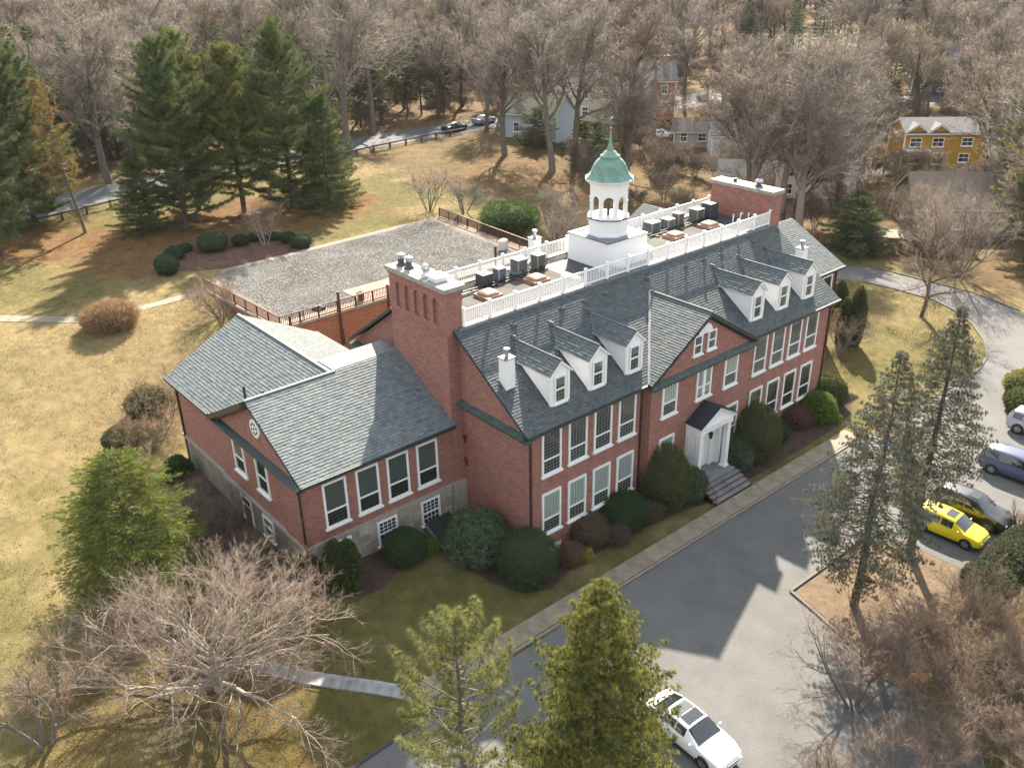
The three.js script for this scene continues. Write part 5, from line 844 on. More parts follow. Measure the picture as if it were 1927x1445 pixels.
// ---- conifers
const spruceProf = t => Math.pow(1 - t, .85) * (t < .3 ? .28 + t * 2.4 : 1);
{ const c = conifer({ h: 15.4, r: 4.9, tr: .26, base: .12, sp: .36, per: 7, prof: spruceProf, rise: .05, droop: .22, tipUp: .12, inner: .5, ts: .19, s: 11 }); coniferThing('blue_spruce', 'left of the two blue spruces on the leaf covered island', c, LG.spruce, G.spruceB, at(11.1, 14.6), 0, 'blue spruces on the island', BK.dark); }
{ const c = conifer({ h: 15.9, r: 4.1, tr: .28, base: .24, sp: .36, per: 7, prof: spruceProf, rise: .05, droop: .22, tipUp: .12, inner: .5, ts: .19, s: 12 }); coniferThing('blue_spruce', 'right and taller blue spruce next to the yellow car', c, LG.spruce, G.spruceB, at(17.6, 14.3), 1, 'blue spruces on the island', BK.dark); }
{ const c = conifer({ h: 13.6, r: 4.85, tr: .26, base: .08, sp: .42, per: 7, jit: .4, prof: t => Math.pow(1 - t, .72), rise: .12, droop: .2, tipUp: .2, inner: .3, ts: .15, s: 13 }); coniferThing('green_spruce', 'yellow green pyramidal spruce at the bottom of the photo beside the white car', c, LG.spruceG, G.spruceG, at(-10.2, 15.5), 0); }
{ const c = conifer({ h: 11.2, r: 4.4, tr: .2, base: .1, sp: .62, per: 6, prof: t => Math.pow(1 - t, .55) * .95 * (1 - .3 * (t < .3)), rise: .55, droop: .1, tipUp: .35, inner: .5, ts: .19, s: 14, jit: .6 }); coniferThing('young_pine', 'open branched young pine with grey green needles at the bottom centre', c, LG.pine, [[.19, .2, .07], [.235, .235, .09], [.14, .16, .06], [.27, .25, .075]], at(-13.5, 11.3), 2, undefined, BK.grey); }
{ const c = conifer({ h: 8.7, r: 4.4, tr: .26, base: .02, sp: .3, per: 8, prof: t => Math.pow(1 - t * t, .8), rise: .2, droop: .15, tipUp: -.1, inner: .3, ts: .17, s: 15, lim: .03 }); coniferThing('hemlock', 'broad yellow green hemlock on the left lawn near the round bare tree', c, LG.hem, G.hem, at(-18.6, -11.4), 0); }
// big white pines behind the terrace
const pineProf = t => t < .3 ? .72 + t * .93 : Math.pow(Math.max(0, (1 - t) / .7), .5);
{
  const mk = (h, r, s, base) => conifer({ h, r, tr: .32, base, sp: .8, per: 7, prof: pineProf, rise: .28, droop: .1, tipUp: .3, inner: .32, ts: .3, s, sc: [.8, 1.3], lim: .05, jit: .55 });
  const P = [mk(20, 5.6, 21, .10), mk(18.5, 5.2, 22, .14), mk(21, 6.0, 23, .06)];
  const spots = [[7.4, -66.5, 0, 'left one of the big pines behind the island bed', G.pine], [15.2, -68.5, 1, 'middle yellowish big pine with a bare lower trunk', G.pineY.concat(G.pine)], [20.6, -66.5, 2, 'tall blue green pine at the right of the big group', G.pine], [11.5, -73, 0, 'big pine standing behind the middle of the group', G.pineY.concat(G.pine)], [-5, -80, 2, 'big dark pine at the far left beyond the fence', G.pine], [-11, -71, 1, 'pine at the left edge of the photo with low boughs', G.pine]];
  for (const [x, z, k, l, c] of spots) coniferThing('white_pine', l, P[k], LG.pineFar, c, at(x, z), x, 'big pines behind the terrace', BK.dark);
  const sm2 = conifer({ h: 13, r: 4.6, tr: .22, base: .03, sp: .7, per: 7, prof: t => Math.pow(1 - t, .6), rise: .15, droop: .12, tipUp: .22, inner: .25, ts: .34, s: 24, sc: [.8, 1.2] });
  coniferThing('white_pine', 'shorter full pine with boughs to the ground at the right of the group', sm2, LG.pineFar, G.pine, at(23.6, -63), 0, 'big pines behind the terrace', BK.dark);
  coniferThing('white_pine', 'low pine in front at the left of the group', sm2, LG.pineFar, G.pine, at(3.6, -69.5), 2, 'big pines behind the terrace', BK.dark).scale.set(.8, .62, .8);
  const la = conifer({ h: 16.6, r: 2.6, tr: .2, base: .34, sp: .6, per: 4, prof: t => Math.pow(1 - t, .6) * .9 + .1, rise: .1, droop: .15, tipUp: .2, inner: .4, ts: .75, s: 25, jit: .6 });
  coniferThing('dying_pine', 'thin pine with rust coloured needles and a bare leaning trunk at the left', la, LG.pineFar, G.larch, at(-1.7, -73), 0, undefined, BK.grey).rotation.z = .1;
}
// ---- bare trees and bushes near the school
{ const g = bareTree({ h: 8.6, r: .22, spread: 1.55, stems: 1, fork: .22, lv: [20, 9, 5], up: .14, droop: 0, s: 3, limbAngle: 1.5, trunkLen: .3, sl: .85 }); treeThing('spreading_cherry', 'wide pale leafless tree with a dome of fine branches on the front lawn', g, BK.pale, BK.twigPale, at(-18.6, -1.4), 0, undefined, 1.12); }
{ const g = bareTree({ h: 6.2, r: .15, stems: 3, spread: .9, lv: [6, 5, 4], s: 4, stemLean: .35 }); treeThing('bare_sapling', 'sparse crooked bare tree at the bottom left corner', g, BK.grey, BK.twigTan, at(-25.9, -2.9), 0); }
// red-twigged trees in the bottom right corner
for (const [x, z, h, s, l] of [[4.4, 18.6, 5.6, 5, 'reddish bare shrub tree reaching over the white car'], [9.4, 20.4, 6.0, 6, 'dense reddish bare tree below the blue spruces'], [12.4, 21.6, 4.4, 7, 'bare twiggy tree in front of the hedge'], [8.0, 24.0, 6.2, 8, 'bare reddish tree at the very bottom right'], [14.2, 26.2, 5.2, 9, 'pale branched bare tree in the bottom right corner'], [1.6, 23.0, 4.8, 10, 'low bare thicket under the white car at the bottom edge'], [6.2, 21.2, 5.4, 11, 'bare reddish tree between the white car and the spruce island'], [11.4, 22.6, 6.2, 12, 'bare red tree below the left blue spruce trunk'], [16.4, 24.4, 4.0, 13, 'bare tan tree beside the end of the hedge'], [11.0, 26.8, 6.4, 14, 'bare tree at the lowest right edge of the photo'], [4.6, 25.6, 5.6, 19, 'bare red thicket at the bottom edge right of the white car'], [-1.2, 20.6, 3.0, 20, 'low brown bare bush at the front wheel of the white car']]) { const g = bareTree({ h: h * 1.12, r: .12, stems: 5, spread: 1.05, dense: [6, 6, 4], s, stemLean: .55, up: .28, sl: 1.05 }); treeThing('red_twig_tree', l, g, BK.grey, s % 3 ? BK.twigRed : BK.twigTan, at(x, z), s, 'bare trees in the bottom right corner'); }
for (const [x, z, h, s, l] of [[30.4, 18.6, 4.2, 15, 'bare red bush between the hedge and the minivan'], [33.2, 18.4, 4.8, 16, 'bare red bush at the right edge over the parked van'], [25.0, 17.6, 2.2, 17, 'arching bare bush at the nose of the dark car'], [38.0, 16.8, 4.6, 18, 'bare red bush beside the far parked car']]) { const g = bareTree({ h, r: .09, stems: 6, spread: 1.05, lv: [6, 6, 5], s, stemLean: .55 }); treeThing('red_twig_bush', l, g, BK.grey, s === 17 ? BK.twigTan : BK.twigRed, at(x, z), s, undefined, 1, 'shrub'); }
// bushes by the left wing
for (const [x, z, h, s, c, l] of [[-12.9, -13.6, 3.9, 21, BK.twigRed, 'red brown bare bush against the side door of the left wing'], [-12.7, -9.6, 3.0, 22, BK.twigRed, 'reddish bare bush under the side window of the left wing'], [-13.4, -17.2, 3.2, 23, BK.twigTan, 'tan bare bush beside the concrete base of the left wing'], [-12.6, -6.6, 2.6, 24, BK.twigBrown, 'bare bush at the street corner of the left wing'], [-12.6, -26.2, 4.6, 25, BK.twigTan, 'leggy bare shrub at the back corner of the left wing'], [-9.8, -29.4, 5.0, 26, BK.twigTan, 'tall tan bare shrub between the left wing and the terrace'], [-5.4, -32.6, 3.6, 27, BK.twigBrown, 'bare shrub below the left side of the terrace'], [-.4, -40.4, 5.0, 28, BK.twigTan, 'bare multi stemmed shrub over the terrace railing']]) { const g = bareTree({ h, r: .07, stems: 8, spread: 1, lv: [6, 6, 5], s, stemLean: .6, up: .35 }); treeThing('bare_bush', l, g, BK.grey, c, at(x, z), s, undefined, 1, 'shrub'); }
shrub('tan_bush', 'round tan twiggy bush beside the garden path on the left lawn', -8.8, -43.6, 2.3, 1.15, 1.9, [[.3, .2, .11], [.24, .16, .085], [.35, .245, .135]], { leaf: LG.twigs, n: 3600, s: 59, lump: .12, loose: 1.7, core: [.14, .085, .045] });
{ const g = bareTree({ h: 5.4, r: .12, stems: 4, spread: 1, lv: [7, 6, 5], s: 33, stemLean: .45, up: .4 }); treeThing('crab_apple', 'small vase shaped bare tree in the island bed', g, BK.pale, BK.twigRed, at(11.2, -55), 0); }
for (const [x, z, h, s, l] of [[31.5, -53.5, 6.4, 34, 'bare grey bush at the far corner of the terrace'], [34.0, -50.0, 5.2, 35, 'bare grey bush behind the terrace railing'], [37.4, -37.5, 6.4, 36, 'dense grey bare bush left of the cupola'], [40.2, -41.0, 7.0, 37, 'tall grey bare bush right behind the cupola'], [43.5, -36.0, 5.6, 38, 'grey bare bush beyond the rear roof']]) { const g = bareTree({ h, r: .1, stems: 6, spread: 1, lv: [7, 6, 5], s, stemLean: .5, up: .3 }); treeThing('bare_bush', l, g, BK.grey, BK.twigGrey, at(x, z), s, undefined, 1, 'shrub'); }
{ const g = bareTree({ h: 4.2, r: .08, stems: 7, spread: 1.1, lv: [6, 6, 5], s: 41, stemLean: .6 }); treeThing('bare_bush', 'pale twiggy bush at the right corner of the school', g, BK.pale, BK.twigTan, at(41.0, -4.6), 0, undefined, 1, 'shrub'); }
{ const g = bareTree({ h: 11.5, r: .22, stems: 1, spread: 1.15, fork: .22, lv: [12, 7, 6], s: 42, up: .15 }); treeThing('lawn_maple', 'bare tree alone on the lawn inside the drive loop', g, BK.dark, BK.twigBrown, at(53.4, -3.6), 0); }
{ const g = bareTree({ h: 11, r: .12, stems: 9, spread: .95, lv: [7, 7, 6], s: 43, up: .5, stemLean: .55 }); treeThing('bare_thicket', 'dense fan of bare stems beyond the drive at the right', g, BK.grey, BK.twigPurple, at(67, -6.5), 0); treeThing('bare_thicket', 'bare fan shaped tree further along the drive at the right', g, BK.grey, BK.twigBrown, at(73.5, -14.5), 2, undefined, .85); }
// ---- big bare hardwoods and the woods
const BT = [[22, .52, 51, 9, .32], [24, .56, 52, 8, .36], [20, .46, 53, 9, .28], [23, .5, 54, 10, .4], [18, .38, 55, 9, .3]].map(([h, r, s, n, f]) => bareTree({ h, r, s, fork: f, spray: 'far', lv: [n + 2, 8, 7], up: .3, spread: .95 }));
const bigs = [[40.8, -86.6, 1, 1.06, 'forked bare oak with pale trunk at the roadside fence'], [51.6, -97, 3, .98, 'bare tree across the road right of the roadside oak'], [57.1, -70.1, 0, .92, 'bare oak at the far edge of the back lawn left of the cupola'], [58.2, -61, 3, 1.02, 'large bare oak with a thick trunk behind the terrace'], [65.5, -64.2, 1, .95, 'bare oak just right of the thick trunked one'], [69, -57, 2, 1, 'bare tree behind the cupola spire'], [66.8, -86.4, 2, .9, 'bare tree at the end of the roadside fence'], [15.6, -106, 3, .95, 'bare tree left of the big pines across the road'], [8, -93.9, 0, 1, 'leaning bare tree at the left across the road'], [67.2, -26.4, 0, 1.05, 'huge bare tree with mossy limbs right behind the right chimney'], [69.6, -30.5, 1, .98, 'second trunk of the huge trees behind the right chimney'], [64.5, -32, 2, 1.0, 'bare tree left of the right chimney'], [86.5, -9.4, 1, .86, 'tall bare tree at the right edge of the photo'], [92, -44, 2, .9, 'bare tree left of the yellow house'], [77, -2, 4, .85, 'bare tree beside the right bend of the drive']];
for (const [x, z, k, s, l] of bigs) treeThing('bare_oak', l, BT[k], x > 60 && z > -40 ? BK.pale : BK.grey, k % 2 ? BK.twigGrey : BK.twigPurple, at(x, z), x * 1.3 + z, undefined, s);
sr(909);
const woodLabel = (x, z) => { const d = Math.hypot(x + 28, z - 32), a = Math.atan2(z - 32, x + 28) + .874, A = a < -.3 ? 'behind the big pines' : a < -.12 ? 'across the road left of the oaks' : a < .05 ? 'behind the black car and the cottage' : a < .2 ? 'behind the cupola and cream house' : a < .34 ? 'behind the right chimney' : 'round the yellow and blue houses'; return `leafless ${d < 150 ? 'near' : d < 200 ? 'middle distance' : 'farther'} hardwood in the woods ${A}`; };
const keep = []; const houses = [[69.5, -77, 8], [90, -84, 10], [101, -80, 9], [98, -70, 6], [97, -62, 5], [86, -38, 9], [118, -36, 10, .92], [182, -66, 12, .55], [84, -15, 8]];
{
  let n = 0, tries = 0; const pt = [];
  while (n < 190 && tries++ < 20000) {
    const a = rr(-.86, .52), d = 85 + 165 * Math.pow(R(), .85), fx = Math.cos(a - .874), fz = Math.sin(a - .874), x = -28 + d * fx, z = 32 + d * fz; // fan of directions seen from the south
    const dRoad = z < -70 ? Math.abs(z + 90) : 99; if (z > -100 && x < 62) continue; if (z > -96 && z < -83) continue; if (x < 66 && z > -60) continue; if (x > 44 && x < 70 && z > -24) continue;
    if (z > -20 && x < 92) continue;
    if (houses.some(([hx, hz, hr, clear = .3]) => { const ux = -28 - hx, uz = 32 - hz, ul = Math.hypot(ux, uz), s = ((x - hx) * ux + (z - hz) * uz) / ul, q = Math.abs((x - hx) * uz - (z - hz) * ux) / ul; return Math.hypot(x - hx, z - hz) < hr + 2 || (s > 0 && s < 55 && q < hr * .9 && R() < clear); })) continue;
    if (pt.some(([q, w]) => Math.hypot(q - x, w - z) < 4.6)) continue; pt.push([x, z]); n++;
    treeThing('woodland_tree', woodLabel(x, z), BT[Math.floor(R() * 5)], R() < .5 ? BK.grey : BK.dark, [BK.twigGrey, BK.twigPurple, BK.twigBrown][Math.floor(R() * 3)], at(x, z), R() * 6.28, 'hardwoods of the woods', rr(.72, 1.02));
  }
}
{ // evergreens among the woods
  const E1 = conifer({ h: 17, r: 3.6, tr: .26, base: .1, sp: .9, per: 6, prof: t => Math.pow(1 - t, .7), rise: .15, droop: .15, tipUp: .2, inner: .25, ts: .5, s: 61, sc: [.8, 1.2] }), E2 = conifer({ h: 15, r: 2.6, tr: .22, base: .25, sp: .8, per: 6, prof: t => Math.pow(1 - t, .6), rise: .1, droop: .2, tipUp: .2, inner: .2, ts: .5, s: 62, sc: [.8, 1.2] });
  sr(77); const dark = [[.06, .092, .042], [.08, .112, .045], [.105, .13, .045]];
  const spots = []; for (let i = 0; i < 13; i++) spots.push([30 + i * 3.4 + rr(-1, 1), -101 - rr(0, 7), 1, rr(.8, 1.05)]); for (let i = 0; i < 9; i++) spots.push([-22 + i * 5.2 + rr(-1.5, 1.5), -100 - rr(2, 16), i % 2, rr(.85, 1.1)]);
  for (let i = 0; i < 16; i++) spots.push([-30 + i * 6 + rr(-2, 2), -122 - rr(0, 26), i % 2, rr(.9, 1.25)]); spots.push([160, -66, 0, .9], [146, -82, 0, 1], [168, -48, 0, 1.0], [190, -40, 0, 1.1], [208, -48, 0, 1.2], [152, -98, 1, 1], [118, -150, 0, 1.1], [150, -130, 0, 1.2], [172, -110, 0, 1.1], [178, -104, 0, .9], [205, -112, 0, 1.1], [225, -90, 0, 1.2], [196, -92, 1, .9], [236, -78, 0, 1.2], [215, -60, 0, 1.1], [104, -108, 1, 1]);
  for (const [x, z, k, s] of spots) { const t = coniferThing('woodland_pine', woodLabel(x, z).replace('leafless', 'dark').replace('hardwood', 'evergreen'), k ? E2 : E1, LG.farLeaf, dark, at(x, z), R() * 6, 'evergreens of the woods'); t.scale.set(s, s, s); }
  const YC = conifer({ h: 19, r: 3.6, tr: .24, base: .15, sp: .7, per: 6, prof: t => Math.pow(1 - t, .5), rise: .2, droop: .1, tipUp: .2, inner: .25, ts: .3, s: 63, jit: .5 });
  for (const [x, z, s, l] of [[77.5, -4, 1.05, 'yellow green slender conifer at the right edge beside the drive'], [85, -8.5, 1.1, 'yellow green slender conifer behind the first at the right edge'], [73.5, .2, .62, 'shorter yellow green conifer low at the right edge']]) coniferThing('yellow_conifer', l, YC, LG.farLeaf, G.yellowPine.concat(G.pine), at(x, z), x, undefined, BK.grey).scale.set(s, s, s);
  const HM = conifer({ h: 6.2, r: 3.0, tr: .15, base: .05, sp: .5, per: 6, jit: .6, prof: t => Math.pow(1 - t * t, .8), rise: .05, droop: .1, tipUp: .1, inner: .2, ts: .4, s: 64 });
  for (const [x, z, s, l] of [[66.5, -18.6, 1, 'drooping dark evergreen by the drive right of the school'], [71.5, -21.5, .9, 'dark evergreen behind the drooping one'], [64.8, -71.5, .9, 'dark rhododendron like evergreen clump left of the oaks'], [69.4, -66.5, .85, 'dark evergreen clump behind the oak trunks'], [75.2, -69, .8, 'dark evergreen clump in front of the cream house']]) coniferThing('low_evergreen', l, HM, LG.farLeaf, dark, at(x, z), x, undefined, BK.dark).scale.set(s * 1.2, s, s * 1.2);
}
{ // the woods that run on to the skyline
  const far = bareTree({ h: 20, r: .35, s: 71, fork: .25, lv: [9, 5, 4], up: .3, sl: 1.3 }); far.crown = bakeCrown(far.items, SPRAY.coarse); sr(1234);
  const w = new THREE.Group(); w.name = 'far_woods'; w.userData = { kind: 'stuff', label: 'grey brown leafless woods running to the top of the photo', category: 'woods' }; scene.add(w);
  const put = []; for (let i = 0; i < 1500; i++) { const a = rr(-.9, .62), d = 235 + 430 * Math.pow(R(), .7), x = -28 + d * Math.cos(a - .874), z = 32 + d * Math.sin(a - .874); if (houses.some(([hx, hz, hr]) => Math.hypot(x - hx, z - hz) < hr + 4)) continue; put.push([V(x, hT(x, z), z), R() * 6.28, rr(.7, 1.05)]); }
  for (const [n, g, m] of [['far_trunks', far.trunk, BK.dark], ['far_crowns', far.crown, mat([.22, .185, .155], .95)]]) { const im = sh(new THREE.InstancedMesh(g, m, put.length)); im.name = n; im.userData.kind = 'stuff'; put.forEach(([p, a, s], i) => { _m.compose(p, _q.setFromAxisAngle(_up, a), _s.set(s, s, s)); im.setMatrixAt(i, _m); }); w.add(im); }
}
{ // understorey of the near woods and of the yards: one tangle of bare saplings
  const b = bareTree({ h: 4.5, r: .06, stems: 6, spread: 1, lv: [5, 5, 4], s: 81, stemLean: .5, up: .4, sl: 1.2 }); b.crown = bakeCrown(b.items, SPRAY.coarse); sr(555); const put = [];
  for (let i = 0; i < 9000 && put.length < 900; i++) { const x = rr(-40, 170), z = rr(-190, -4); if (z > -99 && x < 62) continue; if (z > -97 && z < -83) continue; if (x < 66 && z > -60 && !(x > 45 && z < -32)) continue; if (x < 68 && z > -34) continue; if (houses.some(([hx, hz, hr]) => Math.hypot(x - hx, z - hz) < hr + 1)) continue; put.push([V(x, hT(x, z), z), R() * 6.28, rr(.6, 1.25)]); }
  const w = new THREE.Group(); w.name = 'undergrowth'; w.userData = { kind: 'stuff', label: 'tangled brown undergrowth of saplings between the trees', category: 'undergrowth' }; scene.add(w);
  for (const [n, g, m] of [['stems', b.trunk, BK.grey], ['twigs', b.crown, mat([.16, .122, .09], .95)]]) { const im = sh(new THREE.InstancedMesh(g, m, put.length)); im.name = n; im.userData.kind = 'stuff'; put.forEach(([p, a, s], i) => { _m.compose(p, _q.setFromAxisAngle(_up, a), _s.set(s, s, s)); im.setMatrixAt(i, _m); }); w.add(im); }
}

{ // short winter turf and fallen leaves on the lawns, paler and greener blades mixed
  sr(2024); const tuft = tuftGeo(5, .09, .012, .9, 77), leaf = leafGeo(1, .11, .07, 78), A = [], B = [];
  const beds = [[-15, -6, -25, -4], [-.5, 16, -63, -50]];
  const lawn = (x, z) => !(x > -11.6 && x < 41.5 && z < 1 && z > -24) && !(x > 0 && x < 31.5 && z < -32 && z > -51.5) && z < 3.4 && !beds.some(([a, b, c, d]) => x > a && x < b && z > c && z < d) && !(x > -5 && z > -6 && x < 34) && !(x > 57 && z > -26) && z > -83;
  for (let i = 0; i < 240000; i++) { const x = -42 + R() * 100, z = -84 + Math.pow(R(), .75) * 88; if (!lawn(x, z) || fbm(x * .5, z * .5, 2) < .36 + R() * .2) continue; A.push([V(x, hT(x, z), z), V(rr(-.4, .4), 1, rr(-.4, .4)).normalize(), rr(.6, 1.4)]); }
  for (let i = 0; i < 26000; i++) { const x = -42 + R() * 110, z = -84 + R() * 100; if (!lawn(x, z) && !(x > 9.8 && x < 17.6 && z > 12.4 && z < 18)) continue; B.push([V(x, hT(x, z) + (z > 11 ? .08 : .02), z), V(rr(-1, 1), .35, rr(-1, 1)).normalize(), rr(.6, 1.3)]); }
  const g = new THREE.Group(); g.name = 'dry_grass'; g.userData = { kind: 'stuff', label: 'short dry winter grass blades across the lawns', category: 'grass' }; scene.add(g); instanced('grass_blades', tuft, LEAF, A, g, [[.30, .22, .09], [.36, .27, .12], [.24, .18, .07], [.17, .17, .045], [.13, .14, .035]]);
  const l = new THREE.Group(); l.name = 'fallen_leaves'; l.userData = { kind: 'stuff', label: 'brown fallen leaves scattered over lawns and island', category: 'leaves' }; scene.add(l); instanced('leaves', leaf, LEAF, B, l, [[.2, .10, .045], [.26, .15, .075], [.14, .07, .035]]);
}
// ---------------------------------------------------------------- vehicles
const tyreM = mat([.018, .018, .019], .8), rimM = mat([.5, .5, .51], .3, { metalness: .8 }), carGlass = new THREE.MeshPhysicalMaterial({ color: C(.015, .018, .02), roughness: .04, clearcoat: 1 }), trimM = mat([.015, .015, .016], .5), lampM = new THREE.MeshPhysicalMaterial({ color: C(.7, .72, .75), roughness: .08, clearcoat: 1 }), redM = new THREE.MeshPhysicalMaterial({ color: C(.35, .01, .01), roughness: .15, clearcoat: 1 });
// stations along the length from tail to nose: [z, floor, belt, top, halfWidth, halfTop, glass?]  glass: 0 none, 1 side glass up to the next station, 2 windscreen/backlight panel
function car(name, label, pos, turn, paint, S, { L, wb, wx, wr = .32, sunroof, group, rimSpokes = 5, category = 'car' }) {
  const t = thing(name, label, category, pos, turn, group);
  const pm = new THREE.MeshPhysicalMaterial({ color: C(...paint), roughness: .35, clearcoat: 1, clearcoatRoughness: .06 });
  const sec = ([z, f, b, y, w, wt]) => [[.8 * w, f], [w * .97, f + .1], [w, f + .28], [w * .995, (f + b) / 2 + .1], [w * .965, b], [wt + (w * .95 - wt) * .12, y - (y - b) * .16], [wt * .9, y - .015], [wt * .5, y + .012], [0, y + .022]].map(([x, yy]) => [x, yy, z]);
  const rows = S.map(sec), body = new GB(), glass = [], K = 9; const pane = (n, quads) => { const g = new GB(); for (const q of quads) g.quad(...q); glass.push([n, g.geo()]); };
  const mir = p => [-p[0], p[1], p[2]], out = (p, k, dy = 0) => [p[0] + Math.sign(p[0]) * k, p[1] + dy, p[2]];
  for (let i = 0; i < rows.length - 1; i++) for (let k = 0; k < K - 1; k++) { const a = rows[i][k], b = rows[i + 1][k], c = rows[i + 1][k + 1], d = rows[i][k + 1]; body.quad(a, d, c, b); body.quad(mir(b), mir(c), mir(d), mir(a)); }
  for (const i of [0, rows.length - 1]) for (let k = 0; k < K - 1; k++) { const a = rows[i][k], d = rows[i][k + 1], q = [0, a[1], a[2]], e = [0, d[1], d[2]]; i ? (body.quad(a, d, e, q), body.quad(mir(d), mir(a), q, e)) : (body.quad(d, a, q, e), body.quad(mir(a), mir(d), e, q)); }
  let bg = body.geo(); { const p = bg.attributes.position, n = bg.attributes.normal, m = new Map(), key = i => `${p.getX(i).toFixed(3)},${p.getY(i).toFixed(3)},${p.getZ(i).toFixed(3)}`; const F = []; for (let i = 0; i < p.count; i++) { const k = key(i); if (!m.has(k)) m.set(k, []); m.get(k).push(V().fromBufferAttribute(n, i)); F.push(k); } for (let i = 0; i < p.count; i++) { const me = V().fromBufferAttribute(n, i), s = V(); for (const q of m.get(F[i])) if (q.dot(me) > .72) s.add(q); s.normalize(); n.setXYZ(i, s.x, s.y, s.z); } for (let i = 0; i < 0; i++); }
  part('body', bg, pm, t);
  const lerp = (a, b, k) => a.map((v, i) => v + (b[i] - v) * k);
  for (let i = 0; i < rows.length - 1; i++) {
    const kind = S[i][6];
    if (kind === 1) for (const s of [1, -1]) { const f = p => s > 0 ? p : mir(p); const a = lerp(rows[i][4], rows[i][5], .1), b = lerp(rows[i + 1][4], rows[i + 1][5], .1), c = lerp(rows[i + 1][4], rows[i + 1][5], .93), d = lerp(rows[i][4], rows[i][5], .93); const A = lerp(a, b, .035), B = lerp(b, a, .035), Cq = lerp(c, d, .035), D = lerp(d, c, .035); const q = [A, D, Cq, B].map(p => out(f(p), .008, 0)); pane('side_window', [s > 0 ? q : q.reverse()]); }
    if (kind === 2 || kind === 3) { const Q = []; const o = [0, .012, kind === 2 ? .008 : -.008]; const e = p => p.map((v, j) => v + o[j]); const ra = k => lerp(rows[i][k], rows[i + 1][k], .05), rb = k => lerp(rows[i + 1][k], rows[i][k], .05); for (let k = 5; k < K - 1; k++) { const [a, b, c, d] = [ra(k), rb(k), rb(k + 1), ra(k + 1)].map(e); Q.push([a, d, c, b]); Q.push([mir(b), mir(c), mir(d), mir(a)]); } pane(kind === 2 ? 'windscreen' : 'rear_window', Q); for (const s of [1, -1]) { const f = p => s > 0 ? p : mir(p); const q = [lerp(rows[i][4], rows[i][5], .12), lerp(rows[i][4], rows[i][5], .9), lerp(rows[i + 1][4], rows[i + 1][5], .9)].map(p => out(f(p), .008)); const g = new GB(); } }
  }
  for (const [n, g] of glass) part(n, g, carGlass, t);
  for (const [sx, z] of [[-1, -wb / 2], [1, -wb / 2], [-1, wb / 2], [1, wb / 2]]) {
    const w = grp('wheel', t), x = sx * wx, cyl = (r, a, b, n = 22) => { const g = new THREE.CylinderGeometry(r, r, Math.abs(b - a), n); g.rotateZ(Math.PI / 2); g.translate((a + b) / 2, wr, z); return g; };
    part('wheel_arch', cyl(wr * 1.2, x - sx * .12, x + sx * .014), trimM, w); part('tyre', lathe([[wr * .62, -.1], [wr * .95, -.1], [wr, -.06], [wr, .06], [wr * .95, .1], [wr * .62, .1]], 24).rotateZ(Math.PI / 2).translate(x - sx * .06, wr, z), tyreM, w);
    part('rim', [cyl(wr * .64, x - sx * .1, x + sx * .02), ...Array.from({ length: rimSpokes }, (_, k) => { const a = k * 6.283 / rimSpokes, g = new THREE.BoxGeometry(.02, wr * .52, wr * .2); g.translate(0, wr * .34, 0); g.rotateX(a); g.translate(x + sx * .03, wr, z); return g; })], rimM, w);
    part('rim_gap', [cyl(wr * .5, x, x + sx * .022)], trimM, w);
  }
  const N = S[S.length - 1], H = S[S.length - 2], T0 = S[0];
  for (const s of [-1, 1]) {
    const hl = new THREE.SphereGeometry(1, 14, 10); hl.scale(.16, .06, .15); hl.translate(s * (N[4] - .13), H[2] - .13, (N[0] + H[0]) / 2 - .06); part('headlight', hl, lampM, t);
    const tl = new THREE.SphereGeometry(1, 12, 8); tl.scale(.1, .17, .1); tl.translate(s * (T0[4] - .09), T0[2] - .05, T0[0] + .05); part('tail_light', tl, redM, t);
    const mi = new THREE.SphereGeometry(1, 12, 8); mi.scale(.09, .06, .05); const ws = S.findIndex(q => q[6] === 2); mi.translate(s * (S[ws][4] + .1), S[ws + 1][2] + .1, S[ws + 1][0] - .32); part('wing_mirror', mi, pm, t);
  }
  part('grille', cb(0, N[1] + .3, N[0] - .005, N[4] * 1.0, .1, .05), trimM, t); part('lower_grille', cb(0, N[1] + .08, N[0] + .0, N[4] * .9, .07, .05), trimM, t);
  part('sill_trim', [cb(-S[3][4] * .985, S[3][1] + .05, 0, .04, .08, wb * .66), cb(S[3][4] * .985, S[3][1] + .05, 0, .04, .08, wb * .66)], trimM, t);
  part('underbody', bx(-S[3][4] * .78, S[3][4] * .78, .17, .3, -L / 2 + .2, L / 2 - .2), trimM, t);
  for (const s of [-1, 1]) part('door_handle', cb(s * (S[3][4] + .005), S[3][2] - .12, -.35, .03, .03, .16), pm, t);
  if (sunroof) for (const [z0, z1, w] of sunroof) { const yt = z => { for (let i = 0; i < S.length - 1; i++) if (z >= S[i][0] && z <= S[i + 1][0]) { const k = (z - S[i][0]) / (S[i + 1][0] - S[i][0]); return S[i][3] + (S[i + 1][3] - S[i][3]) * k + .028; } return 1; }; const zm = clamp(S.find(q => q[0] > z0 && q[0] < z1)?.[0] ?? (z0 + z1) / 2, z0, z1), q = (a, b) => [[-w, yt(b), b], [w, yt(b), b], [w, yt(a), a], [-w, yt(a), a]]; part('sunroof', quadG(q(z0, zm), q(zm, z1)), carGlass, t); }
  return t;
}
